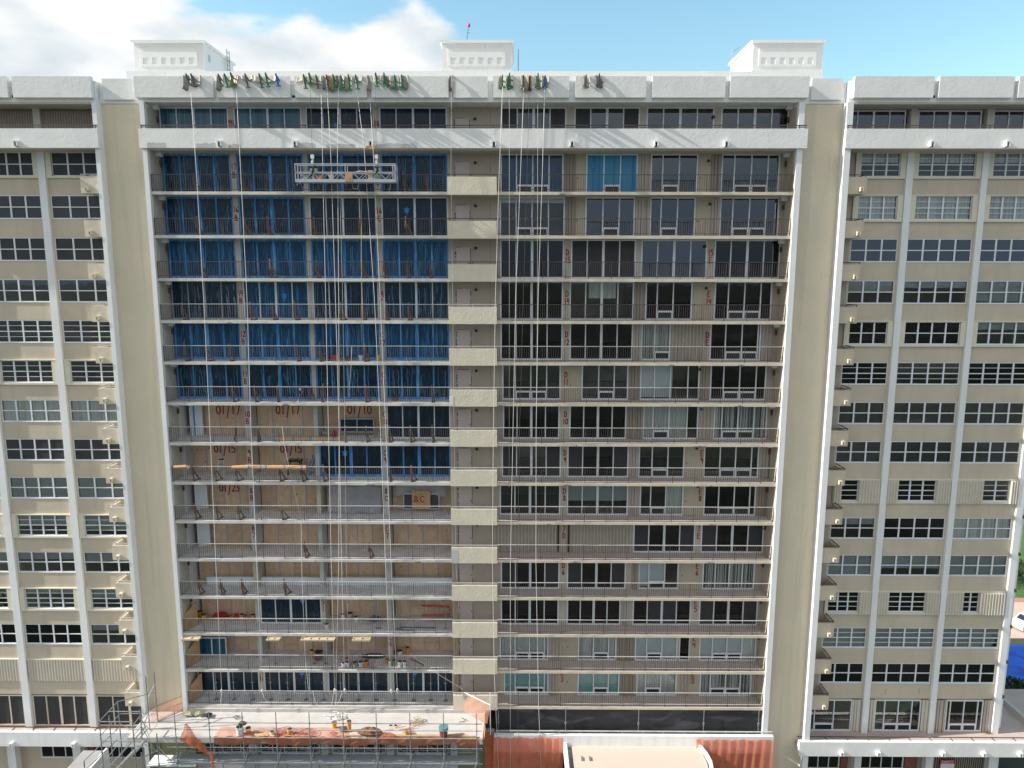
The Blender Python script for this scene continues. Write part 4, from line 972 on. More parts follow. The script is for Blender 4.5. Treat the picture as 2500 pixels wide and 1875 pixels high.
# ---------------------------------------------------------------- orange sheets
def hung(name, x0, x1, zt_, zb, Y, m_, label, amp=0.10, n=60, fold=1.0, slant=0.0, cat='tarpaulin', group=None):
    rn = random.Random(int(x0*10)); fr = [rn.uniform(0.6, 1.6) for _ in range(4)]
    def fn(u, v):
        x = x0+(x1-x0)*u
        y = Y-abs(amp*math.sin(x*3.1*fr[0])*math.sin(x*1.3+fr[1]))*(0.25+v)-amp*0.4*math.sin(x*9*fr[2]+v*2)
        return Vector((x+slant*v, y, zt_+(zb-zt_)*v+0.04*math.sin(x*4)*(1-v)))
    mm = MB().sheet(fn, n, 14, 0.012, (0, 1, 0))
    return one(mm, name, m_, label, cat, group)
hung('orange_sheet', -1.55, 3.4, 7.60, 3.0, -0.78, 'tarp_orange', 'translucent orange sheet hanging from the white parapet left of the tan entrance canopy')
hung('orange_sheet', 12.8, 18.25, 7.52, 3.0, -0.78, 'tarp_orange', 'translucent orange sheet hanging from the white parapet right of the tan entrance canopy')
m = MB().sheet(lambda u, v: Vector((-2.15+0.6*u, -0.6-0.5*v*0, 7.9-5*v+0.05*math.sin(u*9))), 10, 8, 0.012)
one(m, 'orange_sheet', 'net_orange', 'narrow dark orange sheet closing the gap between scaffold and the second-storey corner', 'tarpaulin')
def quadnet(pts, name, m_, label, n=14, sag=0.05):
    a, b, c, d = [Vector(p) for p in pts]
    def fn(u, v):
        p = (a*(1-u)+b*u)*(1-v)+(d*(1-u)+c*u)*v
        return p+Vector((0, -sag*math.sin(u*math.pi)*math.sin(v*math.pi)-0.02*math.sin(u*17+v*9), sag*0.5*math.sin(v*11)))
    return one(MB().sheet(fn, n, n, 0.01, (0.2, 1, 0.1)), name, m_, label, 'safety net', None, True)
quadnet([(-25.4,-1.5,10.05),(-23.75,-0.18,10.25),(-23.75,-0.18,9.1),(-25.4,-1.5,9.1)], 'safety_net', 'net_pink', 'peach safety net on wire guard lines at the left end of the white deck')
quadnet([(-3.45,-0.35,10.75),(-1.75,-1.0,10.2),(-1.95,-1.4,9.1),(-3.7,-0.4,9.4)], 'safety_net', 'net_pink', 'peach safety net slanting down at the right end of the white deck')
quadnet([(-2.15,-1.1,10.0),(-2.0,-3.2,9.9),(-2.1,-3.3,8.9),(-2.25,-1.1,9.05)], 'safety_net', 'net_pink', 'crumpled orange net draped along the right edge of the white deck', sag=0.18)
quadnet([(-22.0,-3.38,10.35),(-21.95,-3.40,10.3),(-20.35,-3.45,8.0),(-22.5,-3.35,9.15)], 'safety_net', 'net_orange', 'torn orange net hanging off the scaffold near its left end', sag=0.15)
quadnet([(-20.45,-3.5,8.3),(-20.2,-3.5,8.2),(-20.25,-3.55,6.4),(-20.4,-3.55,6.4)], 'safety_net', 'net_orange', 'twisted orange net tail hanging down a scaffold post')
# net strip along the deck edge
m = MB().sheet(lambda u, v: Vector((-20.3+17.9*u, -3.12-0.06*math.sin(u*61)-0.05*v, 9.22-(0.55+0.12*math.sin(u*27)*v)*v+0.05*math.sin(u*140))), 120, 6, 0.01)
one(m, 'safety_net', 'net_brown', 'long brown-orange net strip along the front edge of the white deck', 'safety net', None, True)
m = MB().sheet(lambda u, v: Vector((-20.4+9*u, -3.15+1.25*v, 9.10+0.03*math.sin(u*50+v*7)+0.02*math.sin(u*23))), 60, 6, 0.01, (0,0,1))
one(m, 'safety_net', 'net_pink', 'pale orange net lying flat on the left half of the white deck', 'safety net', None, True)
def clump(name, px, py, Y, sx_, sy_, sz_, m_, label, cat, seed=0, z=None):
    c = P(px, py, Y); rn = random.Random(seed); mb = MB(); nu, nv = 14, 9; k0 = 0; z = z if z is not None else c.z
    for j in range(nv+1):
        for i in range(nu):
            a = 2*math.pi*i/nu; t = j/nv; r_ = math.sin(math.pi*(0.08+0.90*t)/1.0)*(1+rn.uniform(-.28, .28))
            mb.v.append((c.x+sx_*r_*math.cos(a), Y+sy_*r_*math.sin(a), z+sz_*(1-t)*(1+rn.uniform(-.12, .12))))
    for j in range(nv):
        for i in range(nu): mb.f.append([j*nu+i, (j+1)*nu+i, (j+1)*nu+(i+1)%nu, j*nu+(i+1)%nu]); mb.mi.append(0)
    mb.f.append(list(range(nu))); mb.f.append([nv*nu+i for i in range(nu)][::-1]); mb.mi += [0, 0]
    return one(mb, name, m_, label, cat)
clump('net_bundle', 903, 1785, -2.7, .75, .35, .55, 'timber_old', 'heap of folded rust-brown netting on the deck edge', 'net bundle', 2, 9.06)
clump('net_bundle', 946, 1789, -2.9, .45, .3, .28, 'net_orange', 'loose orange net scraps right of the rust-brown heap', 'net bundle', 3, 9.06)
clump('net_bundle', 651, 1792, -2.8, .75, .3, .22, 'timber_new', 'low brown tarpaulin heap beside the white drum', 'net bundle', 4, 9.06)
clump('clothes_pile', 460, 1735, -0.6, .42, .25, .30, 'cloth_tan', 'tan cloth sack lying at the left end of the deck', 'clothes', 5, 9.06)
clump('clothes_pile', 487, 1734, -0.55, .38, .25, .28, 'cloth_olive', 'olive green jacket bundle beside the tan sack', 'clothes', 6, 9.06)
clump('clothes_pile', 508, 1735, -0.7, .25, .22, .26, 'cloth_navy', 'navy bundle at the right of the olive jacket', 'clothes', 7, 9.06)
# ---------------------------------------------------------------- scaffold along the deck
SP = [-22.72,-20.44,-18.2,-15.95,-13.73,-11.48,-9.26,-7.02,-4.78,-2.57]
so = (-12.6, -3.4, 0)
sf = thing('tube_scaffold', 'long galvanised tube scaffold running in front of the white deck', 'scaffold', so)
for x in SP:
    m = MB(); m.tube([(x, -3.4, 3.0), (x, -3.4, 11.2)], 0.030, 7)
    for z in (10.42, 9.91, 9.36, 8.62, 7.5, 6.4): m.lathe((x, -3.4, z-0.05), [(0.055, 0), (0.055, 0.09)], 8)
    for z in (8.15, 7.9): m.lathe((x, -3.4, z), [(0.05, 0), (0.05, 0.07)], 8)
    sub(rel(m, so), 'standard', 'galvanised', sf)
    sub(rel(MB().tube([(x+0.1, -1.9, 3.0), (x+0.1, -1.9, 8.82)], 0.028, 6), so), 'standard', 'galvanised', sf)
    sub(rel(MB().tube([(x, -3.4, 8.62), (x+0.1, -1.9, 8.62)], 0.026, 6).tube([(x, -3.4, 7.5), (x+0.1, -1.9, 7.5)], 0.026, 6).tube([(x, -3.4, 7.45), (x+.05, -2.4, 8.6)], 0.022, 6), so), 'transom', 'galvanised', sf)
for z in (10.42, 9.91, 9.36, 8.62, 7.5, 6.6):
    sub(rel(MB().tube([(-24.6 if z > 9.9 else -23.4, -3.4, z), (-2.2, -3.4, z)], 0.027, 6), so), 'ledger', 'aluminium' if z in (9.91, 9.36) else 'galvanised', sf)
for z in (8.55, 7.4): sub(rel(MB().tube([(-23.0, -1.9, z), (-2.2, -1.9, z)], 0.025, 6), so), 'ledger', 'galvanised', sf)
for i in range(len(SP)-1):
    a, b = SP[i], SP[i+1]
    sub(rel(MB().tube([(a+.05, -1.95, 8.5), (b, -1.95, 7.0)] if i % 2 else [(b+.05, -1.95, 8.5), (a, -1.95, 7.0)], 0.02, 5), so), 'diagonal_brace', 'galvanised', sf)
    sub(rel(MB().tube([(a, -3.35, 7.4), (a+0.9, -3.35, 6.0)] if i % 2 else [(b, -3.35, 7.4), (b-0.9, -3.35, 6.0)], 0.02, 5), so), 'diagonal_brace', 'galvanised', sf)
    bm = MB(); bm.tube([(a+.1, -2.6, 8.34), (b, -2.6, 8.34)], .022, 5); bm.tube([(a+.1, -2.6, 7.75), (b, -2.6, 7.75)], .022, 5)
    for t in (0.1, 0.35, 0.6, 0.85): bm.tube([(a+(b-a)*t, -2.6, 7.75), (a+(b-a)*t, -2.6, 8.34)], .014, 5)
    bm.tube([(a+.4*(b-a), -2.6, 8.34), (a+.8*(b-a), -2.6, 7.75)], .014, 5)
    sub(rel(bm, so), 'lattice_beam', 'galvanised', sf)
for i, x in enumerate(SP):
    sub(rel(MB().tube([(x, -3.42, 7.55), (x-.16, -3.45, 7.2), (x-.18, -3.45, 6.8)], .028, 6).tube([(x-.1, -3.4, 6.9), (x-.75, -3.2, 5.9)], .026, 6).tube([(x+.12, -1.9, 8.6), (x+.55, -1.7, 7.2)], .024, 6), so), 'bracket', 'galvanised', sf)
    if i < len(SP)-1:
        b = SP[i+1]
        cb = MB()
        for k_, (za, sg_) in enumerate(((7.6,.35),(8.5,.5),(7.0,.25))): cb.tube([(x+(b-x)*t/8, -2.1-.3*k_, za-sg_*math.sin(math.pi*t/8)*(1+.3*((i+k_) % 3-1))) for t in range(9)], .010, 4)
        sub(rel(cb, so), 'slack_cable', 'rail_grey', sf)
sub(rel(MB().box(-23.2, -2.5, -3.2, -2.3, 7.27, 7.33), so), 'walk_board', 'frame_grey', sf)  # darker grey puts the shade under the deck into the board's colour
sub(rel(MB().box(-24.9, -21.6, -3.3, -2.2, 7.1, 7.16), so), 'walk_board', 'white_paint', sf)
# stair tower at the left end
so = (-26, -3.4, 0)
st = thing('scaffold_stair', 'galvanised scaffold stair tower at the left end of the deck', 'scaffold stair', so)
for (x, y, zb, z_) in ((-27.08,-4.5,3,11.25),(-24.92,-4.5,3,11.3),(-27.1,-2.3,3,11.25),(-25.1,-2.2,3,13.0),(-27.1,-3.4,3,10.9),(-25.0,-1.3,3,12.8),(-24.0,-3.4,3,9.6),(-24.5,-4.5,3,9.0),(-28.4,-4.4,6.2,8.3),(-25.0,-3.4,3,11.3)):
    m = MB().tube([(x, y, zb), (x, y, z_)], 0.036, 7)
    z = z_-0.3
    while z > max(zb, 5): m.lathe((x, y, z), [(0.052, 0), (0.052, 0.08)], 7); z -= 1.0
    sub(rel(m, so), 'standard', 'galvanised', st)
for a, b in (((-27.08,-4.5,11.2),(-24.92,-4.5,11.2)),((-27.08,-4.5,9.8),(-24.92,-4.5,9.8)),((-27.08,-4.5,7.6),(-24.5,-4.5,7.6)),((-27.1,-2.3,11.2),(-25.0,-1.3,11.3)),((-27.1,-3.4,11.2),(-25.0,-3.4,11.2)),
             ((-27.1,-2.3,10.3),(-25.1,-2.2,10.3)),((-27.08,-4.5,11.2),(-27.1,-2.3,11.2)),((-27.08,-4.5,10.2),(-27.1,-2.3,10.2)),((-25.1,-2.2,11.3),(-25.0,-1.3,11.9)),((-25.0,-3.4,10.42),(-22.7,-3.4,10.42)),
             ((-28.4,-4.4,8.3),(-26.2,-4.2,10.4)),((-28.4,-4.4,7.6),(-26.2,-4.2,9.7)),((-28.4,-4.4,6.7),(-27.1,-4.5,6.3)),((-25.0,-1.3,9.1),(-23.8,-.2,9.2)),((-24.92,-4.5,8.4),(-24.0,-3.4,8.4)),((-24.92,-4.5,6.9),(-24.0,-3.4,6.9))):
    sub(rel(MB().tube([a, b], 0.032, 6), so), 'ledger', 'galvanised', st)
for (dy, zz) in ((-4.35, 0), (-3.65, 0)):
    for (ax, az, bx, bz) in ((-27.4, 6.4, -24.8, 9.1), (-27.0, 7.6, -24.7, 10.1)):
        sub(rel(MB().beam((ax, dy, az), (bx, dy+0.35, bz), 0.05, 0.16 if az == 6.4 else 0.05), so), 'stringer' if az == 6.4 else 'handrail', 'aluminium', st)
tr = MB()
for i in range(11):
    t = i/10; tr.box(-27.3+2.4*t-0.12, -27.3+2.4*t+0.12, -4.33+0.35*t, -3.67+0.35*t, 6.5+2.6*t, 6.54+2.6*t)
sub(rel(tr, so), 'tread', 'aluminium', st)
tr = MB()
for i in range(8):
    t = i/7; tr.box(-26.6+1.8*t-0.12, -26.6+1.8*t+0.12, -5.1, -4.55, 6.3-1.6*t, 6.34-1.6*t)
tr.beam((-26.8,-5.1,6.5),(-24.7,-5.1,4.6),.05,.16); tr.beam((-26.8,-4.55,6.5),(-24.7,-4.55,4.6),.05,.16)
sub(rel(tr, so), 'tread', 'aluminium', st)
for a, b in (((-27.3,-4.5,7.0),(-24.9,-3.4,10.3)),((-27.5,-4.4,7.7),(-25.0,-3.4,10.9)),((-26.6,-4.5,8.2),(-24.2,-3.5,6.2)),((-27.1,-2.3,9.6),(-25.1,-2.2,8.2)),((-25.4,-3.4,9.9),(-24.3,-3.0,10.9)),((-25.2,-3.0,9.3),(-24.5,-3.4,11.0)),((-25.0,-3.4,8.9),(-23.7,-2.6,7.2)),((-24.6,-3.2,9.2),(-25.3,-2.9,10.6)),((-24.0,-3.4,8.7),(-22.9,-3.4,7.2)),((-25.0,-3.4,10.2),(-24.4,-3.1,8.2)),((-25.2,-3.3,10.7),(-24.6,-2.9,9.4)),((-27.08,-4.5,8.0),(-24.6,-4.5,5.6)),((-24.92,-4.5,9.0),(-23.9,-3.4,10.3))):
    sub(rel(MB().tube([a, b], 0.022, 5), so), 'diagonal_brace', 'aluminium', st)
mat('annexe_grey', (0.33, 0.32, 0.325), 0.9, 0.15, 0.8)
# low roof beside the stair
lr = thing('annexe_roof', 'low white flat-roofed annexe with grey kerb behind the scaffold stair', 'annexe', (-29, -3, 0))
sub(rel(MB().box(-30.5, -28.9, -9, -1.2, 3, 6.75), (-29,-3,0)), 'roof', 'annexe_grey', lr)
sub(rel(MB().box(-28.89, -28.7, -9, -1.2, 3, 6.95), (-29,-3,0)), 'kerb', 'white_paint', lr)
# wires on the left end of the deck
m = MB()
for z in (0, 0.5, 1.0): m.tube([(-25.4, -1.45, 9.15+z), (-23.74, -0.17, 9.3+z)], 0.014, 5)
one(m, 'guard_wire', 'rail_brown', 'three thin guard wires across the left end of the deck', 'guard wire')
m = MB().tube([(-3.6, -0.3, 10.75), (-1.75, -1.0, 10.25)], 0.05, 6).tube([(-1.75, -1.0, 8.0), (-1.75, -1.0, 11.2)], 0.03, 6)
one(m, 'net_support', 'frame_white', 'white pole frame holding the peach net at the right end of the deck', 'pole frame')
# hoses
def tangle(name, x0, x1, y0, y1, z, n, m_, label, cat, seed, r=0.016, rad=(.15,.55), tilt=0.15):
    rn = random.Random(seed); m = MB()
    for i in range(n):
        cx, cy = rn.uniform(x0, x1), rn.uniform(y0, y1); R_ = rn.uniform(*rad); a0 = rn.uniform(0, 6.28); L = rn.uniform(3, 6.5); ex = rn.uniform(.5, 1)
        pts = [Vector((cx+R_*math.cos(a0+L*t/12)*(1+.15*math.sin(t)), cy+R_*ex*math.sin(a0+L*t/12), z+r+0.02*i*0.3+tilt*R_*abs(math.sin(t*.7+i)))) for t in range(13)]
        m.tube(pts, r, 5)
    return one(m, name, m_, label, cat, None, True)
tangle('hose_tangle', -16.6, -14.0, -2.95, -2.2, 9.06, 26, 'hose_red', 'tangle of red air hoses heaped on the front of the deck', 'hose', 4)
tangle('hose_tangle', -12.6, -11.7, -2.95, -2.5, 9.06, 8, 'hose_red', 'small heap of red hose near the yellow bucket and gas torch', 'hose', 5, rad=(.1,.25))
tangle('rope_heap', -13.4, -11.9, -0.9, -0.4, 9.06, 12, 'rope', 'heap of white rope ends lying at the back of the deck', 'rope', 6, 0.02, (.12,.35))
tangle('rope_heap', -7.3, -6.5, -1.5, -1.0, 9.06, 16, 'rope_tan', 'heap of yellowish rope on the right part of the deck', 'rope', 7, 0.016, (.12,.4))
tangle('cable_loop', -3.9, -3.7, -1.2, -1.0, 9.06, 1, 'rail_grey', 'single grey cable loop on the deck near the right end', 'cable', 8, 0.02, (.35,.36))
tangle('cable_loop', -20.0, -19.5, -0.9, -0.6, 9.06, 3, 'rail_grey', 'grey cable loops on the deck right of the navy bundle', 'cable', 9, 0.015, (.2,.3))
# lumber along the edge
m = MB()
for i, (a, b, y, z) in enumerate(((-11.9,-9.6,-2.85,9.1),(-9.2,-2.6,-2.9,9.12),(-8.8,-3.2,-2.75,9.08),(-15.6,-13.5,-2.95,9.1))): m.box(a, b, y, y+.1, z-.04, z+.06)
one(m, 'timber_boards', 'timber_new', 'long loose timber boards lying along the front edge of the deck', 'timber')
m = MB()
for i in range(7):
    a = random.uniform(-8.9, -7.4); m.beam((a, -2.5+.1*i, 9.09), (a+random.uniform(.3,.9), -2.6+.15*i, 9.09+.02*i), .08, .03)
one(m, 'board_scraps', 'net_orange', 'short orange-stained board scraps on the deck right of the netting heap', 'timber')
# buckets
def bucket(name, p, r, h, m_, label, cat='bucket', inner='black', handle=True, tilt=0):
    m = MB(); m.lathe((0,0,0), [(r*0.82, 0), (r, h), (r*1.08, h), (r*1.08, h-0.03), (r*1.0, h-0.031)], 16)
    m.cur = 1; m.lathe((0,0,h-0.02), [(r*0.93, 0), (r*0.93, 0.022)], 16); m.cur = 0
    t = thing(name, label, cat, p)
    m.build('pail', [m_, inner], t, False)
    if handle:
        h_ = MB().tube([(r*1.05*math.cos(a), 0.0, h-0.06+0.6*r*math.sin(a)) for a in [math.pi*i/8 for i in range(9)]], 0.008, 5); h_.build('handle', 'aluminium', t)
    t.rotation_euler = (tilt, 0, random.uniform(0, 3))
    return t
def bat(px, py, Y, z=None):
    p = P(px, py, Y); return (p.x, Y, p.z if z is None else z)
D = 9.055
bucket('drum', bat(586, 1795, -2.7, D), .24, .62, 'white_plastic', 'tall white drum near the left of the scaffold with a coil above it', 'drum')
clump('coil_hose', 592, 1772, -2.75, .30, .14, .34, 'black', 'black and white coiled hose hanging at the scaffold post', 'hose', 11)
bucket('fuel_can', bat(606, 1778, -2.5, D), .17, .42, 'orange_plastic', 'orange plastic can right of the white drum', 'can')
bucket('bucket', bat(707, 1784, -2.6, D), .17, .40, 'yellow_plastic', 'yellow bucket at the left edge of the red hoses')
bucket('bucket', bat(665, 1795, -2.8, D), .15, .36, 'white_plastic', 'white bucket on the deck between brown heap and scaffold post')
bucket('bucket', bat(816, 1770, -1.9, D), .18, .45, 'yellow_plastic', 'yellow bucket with brown lid at the middle of the deck', inner='timber_old')
bucket('gas_cylinder', bat(853, 1782, -2.2, D), .15, .75, 'orange_plastic', 'orange gas cylinder with a dark valve beside the middle scaffold post', 'cylinder')
bucket('bucket', bat(992, 1790, -2.6, D), .15, .34, 'yellow_plastic', 'small yellow pail on the deck right of the netting heap', inner='timber_old')
clump('machine', 838, 1772, -2.3, .26, .18, .34, 'mat_dark', 'small dark machine between the yellow bucket and orange cylinder', 'machine', 13, D)
dr = bucket('barrel', bat(1083, 1793, -2.8, D), .30, .62, 'maroon', 'dark red barrel topped with a teal tub near the right end of the deck', 'barrel')
MB().lathe((0,0,.6), [(.30,0),(.33,.16),(.30,.17)], 16).build('tub', 'teal_plastic', dr)
m = MB().box(0,0.3,0,.3,0,.12); 
for (px, py) in ((953,1759),(965,1754)):
    p = P(px, py, -1.6); 
    one(MB().box(p.x-.07, p.x+.07, -1.65, -1.55, D, D+.05), 'brick_block', 'black', 'small black block on the white deck, %s of the two' % ('nearer' if px == 953 else 'farther'), 'block')
# floor-3 shoring jacks
jk = [PX(x, 1690, 0.7) for x in (528,571,617,661,703,747,790,832,875,918,963,1010,1052,1088)]
for i, x in enumerate(jk):
    t = thing('shoring_prop', 'grey steel shoring prop on the balcony marked 3, %s from the left' % ORD[i], 'prop', (x, 0.7, FL[3]), 'steel shoring props on the lowest balcony')
    MB().lathe((0,0,0), [(.17,0),(.17,.02)], 12).build('base_plate', 'galvanised', t)
    MB().tube([(0,0,0.02),(0,0,1.35)], .032, 7).tube([(0,0,1.35),(0,0,H-.2)], .024, 7).build('tube', 'galvanised', t)
    MB().lathe((0,0,1.3), [(.05,0),(.05,.1)], 8).box(-.12,.12,-.012,.012,1.33,1.36).build('collar', 'galvanised', t)

# ---------------------------------------------------------------- ropes
ROPES = [
 ('rope',.0155,[(466,226),(480,425),(497,725),(512.7,1050),(527,1375),(541,1684)],'white rope hanging from the roof through the first column of balcony windows, leftmost of all'),
 ('rope',.0155,[(577,215),(588,425),(603,725),(613,1050),(627,1375),(640,1684)],'white rope hanging just right of the first red-numbered pillar'),
 ('rope',.015,[(784,226),(787,363),(795,725),(802,1050),(809,1375),(817,1682)],'white rope passing the left hoist of the hanging platform, left of the crossing pair'),
 ('rope',.015,[(798,206),(807,363),(819,725),(828,1050),(834,1375),(842,1682)],'white rope of the crossing pair that starts on the left and ends on the right'),
 ('rope',.015,[(826,213),(824,363),(827,725),(828,1050),(827,1375),(820,1684)],'white rope of the crossing pair that falls nearly straight'),
 ('rope',.0155,[(868,195),(889,363),(914,725),(929,1050),(941,1375),(955,1684)],'white rope slanting right past the middle of the hanging platform'),
 ('rope',.0155,[(904,250),(911,363),(928,725),(942,1050),(955,1375),(970,1682)],'white rope slanting right just left of the platform right hoist'),
 ('rope_thin',.009,[(829,440),(836.7,725),(842,1050),(846,1375),(853,1740)],'thin dark power cable hanging below the hanging platform down to the deck'),
 ('rope_tan',.012,[(882,474),(883,725),(882,845)],'thin tan line hanging below the hanging platform to the balcony marked 12'),
 ('rope_tan',.014,[(859,846),(856,920),(851,971)],'short tan line from the balcony marked 12 down to the one marked 11'),
 ('rope_thin',.010,[(1102,225),(1101,425),(1104.5,675),(1108.6,1050),(1113,1375),(1133.4,1684)],'thin grey-green rope hanging in front of the narrow beige balconies'),
 ('rope',.0155,[(1227,212),(1218.7,425),(1209.6,725),(1204.6,1046),(1202,1375),(1207,1650),(1217,1875)],'white rope along the right edge of the narrow beige balconies'),
 ('rope',.0155,[(1278.6,214),(1270.7,425),(1259,725),(1252.6,1046),(1246,1375),(1246,1875)],'white rope across the first dark doors right of the beige balconies'),
 ('rope',.0155,[(1330,212),(1324,425),(1314,725),(1309,1046),(1308.5,1375),(1315,1725),(1321,1875)],'white rope farthest right of all, over the third door pane'),
 ('rope_thin',.010,[(1243.5,215),(1243.5,725),(1243,1190)],'thin straight grey line hanging from the first green hook of the right group'),
 ('rope_dark',.011,[(1292,222),(1286.5,425),(1277.5,725),(1268.5,1046),(1263,1375),(1264,1725),(1268,1875)],'thin dark rope hanging from the black hook between two grey mats'),
 ('rope_thin',.010,[(1313,214),(1312,725),(1309,1050)],'thin grey line hanging from the last green hook of the right group'),
]
for mm, r_, pts, lab in ROPES:
    n = len(pts); P3 = []
    y0, y1 = pts[0][1], pts[-1][1]
    for (x, y) in pts:
        t = (y-y0)/(y1-y0); Y = -0.60+0.18*t if y < 1500 else -0.35
        if y > 1750: Y = -0.95
        P3.append(P(x, y, Y))
    m = MB(); m.tube(P3, r_, 5)
    if mm == 'rope' and pts[-1][1] in (1684, 1682):
        e = P3[-1]
        for k_ in range(3): m.tube([e+Vector((0.05*math.cos(k_*2), -0.02, 0)), e+Vector((0.12*math.cos(k_*2.4), -0.05, -0.08-.05*k_)), e+Vector((0.02, -0.05, -0.25-.05*k_))], 0.02, 5)
        m.lathe(e+Vector((0,0,-.06)), [(.035,0),(.05,.05),(.03,.12)], 7)
    one(m, 'hanging_rope' if mm != 'rope_thin' else 'hanging_line', mm, lab, 'rope', 'ropes hanging down the facade', True)
# loose tails below the tied ropes
for px, pts, lab in ((541,[(541,1688),(539,1712),(540,1726)],'tail of the leftmost white rope'),(640,[(640,1688),(645,1705),(652,1713)],'short curled tail of the second white rope'),
    (817,[(815,1686),(812,1712),(809,1724)],'left loose end below the rope knots'),(822,[(822,1686),(820,1712),(818,1724)],'middle loose end below the rope knots'),(835,[(835,1686),(830,1708),(820,1724)],'right loose end below the rope knots'),
    (763,[(763,1686),(770,1715),(782,1730)],'thin loose end right of the green knot')):
    one(MB().tube([P(x, y, -0.25) for x, y in pts], .014, 5), 'rope_tail', 'rope', lab+', hanging over the lowest railing', 'rope')
one(MB().tube([P(1060,1640,-.2), P(1130,1683,-.4)], .016, 5), 'hanging_rope', 'rope_tan', 'short tan rope slanting right from the balcony marked 4 to the green knot', 'rope')
one(MB().tube([P(1005,1598,-.15), P(1050,1632,-.2)], .014, 5), 'hanging_rope', 'rope_tan', 'tan cord tied to the rail above the leaning plank', 'rope')
one(MB().tube([P(689,1042,-.1), P(694,1085,-.1), P(712,1170,0.3), P(733,1260,.6)], .014, 5), 'hanging_rope', 'rope', 'thin pale rope slanting right from the rail marked 10 past the cardboard roll', 'rope')
one(MB().tube([P(735,1275,-.1), P(737,1400,-.1), P(745,1600,-.1), P(753,1684,-.15)], .013, 5), 'hanging_rope', 'rope', 'thin pale rope falling from the balcony marked 8 to the lowest railing', 'rope')
m = MB(); e = P(1133, 1690, -.35)
for k_ in range(5): m.tube([e+Vector((.08*math.cos(k_), -.03*k_, -.05)), e+Vector((.12*math.cos(k_*1.7), -.05, -.35)), e+Vector((.05*math.sin(k_), -.04, -.65+.05*k_))], .018, 5)
one(m, 'rope_coil', 'hoist_green', 'pale green coil of rope hanging on the rail above the peach net', 'rope')

# ---------------------------------------------------------------- davit hooks and edge mats on the roof parapet
HK = [(448.5,178,463,206,'g'),(466.5,178,475,208,'g'),(531,179,541,207,'g'),(544.5,178,556,211,'n'),(560.5,175,571,210,'n'),(594.5,178,606,212,'g'),(628.5,178,640,212,'g'),(648,176,655,210,'n'),(672,178,680,208,'b'),
 (738.5,180,747,214,'g'),(751,176,760,208,'n'),(770.5,181,777,214,'g'),(796,181,802,212,'g'),(810,180,818,216,'n'),(832,182,837,217,'n'),(849,180,855,217,'n'),(865.5,181,873,215,'n'),(917,176,921,209,'n'),(936,176,941,208,'n'),
 (962,182,967,217,'n'),(979,181,984,215,'n'),(1227,182,1227,212,'n'),(1243,177,1244,213,'n'),(1278.6,182,1278,214,'g'),(1293.5,184,1293,219,'k'),(1314,177,1313,213,'n'),(1330.6,183,1330,212,'b'),(1429,181,1429,213,'g'),(1462,178,1461,212,'g')]
hm = {'g':('hook_grey','grey'),'n':('hook_green','green'),'b':('hook_blue','blue'),'k':('black','black')}
cnt = {}
for i, (x0, y0, x1, y1, c) in enumerate(HK):
    foot = P(x1, y1, -0.52); mm, cn_ = hm[c]; cnt[c] = cnt.get(c, 0)+1
    z_t = 52.95
    t = thing('davit_hook', '%s steel hook clamped over the white roof parapet, %s %s one from the left' % (cn_, ORD[cnt[c]-1], cn_), 'hook', tuple(foot), 'steel hooks on the roof parapet')
    x = foot.x; f_ = foot
    hp = P(x0, y0+3, -0.72); hp = P(x0, y0+3, -0.95); head = Vector((0.0, -0.43, hp.z-f_.z))
    MB().beam((0, 0, 0), head, 0.085, 0.08).build('strut', mm, t)
    MB().beam(head+Vector((0,-.06,.02)), (0, 0.75, hp.z-.42-f_.z), 0.06, 0.07).build('top_arm', mm if c != 'n' else 'hook_grey', t)
    MB().box(-.13, .13, -.07, .06, -.07, -.005).build('foot_plate', mm, t)
    MB().box(-.05, .05, 0.72, 0.84, 51.2-f_.z, hp.z-.40-f_.z).build('anchor_post', 'hook_grey', t)
MT = [(446,462,187,222,'mat_grey'),(463,489,186,213,'mat_grey'),(527,545,188,222,'mat_grey'),(563,583,185,212,'mat_gold'),(589,616,188,196,'mat_tan'),(619,673,188,202,'mat_tan'),(726,748,188,201,'mat_tan'),(746,786,188,206,'mat_tan'),
 (787,799,190,220,'mat_grey'),(799,817,190,224,'mat_gold'),(819,829,190,218,'mat_dark'),(829,842,190,220,'mat_grey'),(843,862,190,222,'mat_tan'),(864,884,188,204,'mat_grey'),(895,906,194,224,'mat_grey'),(914,932,190,202,'mat_tan'),
 (932,953,189,210,'mat_dark'),(952,975,195,220,'mat_grey'),(976,996,190,219,'mat_grey'),(1096.5,1108,196,223,'mat_dark'),(1217,1235,189,218,'mat_tan'),(1238,1253,189,220,'mat_dark'),(1270,1287,189,223,'mat_tan'),
 (1289,1298,190,220,'mat_gold'),(1304,1321,205,219,'mat_grey'),(1324,1338,189,217,'mat_grey'),(1421,1438,188,215,'mat_tan'),(1452,1471,188,215,'mat_dark')]
mn = {'mat_grey':'grey','mat_tan':'tan','mat_gold':'brown','mat_dark':'dark grey'}; cnt = {}
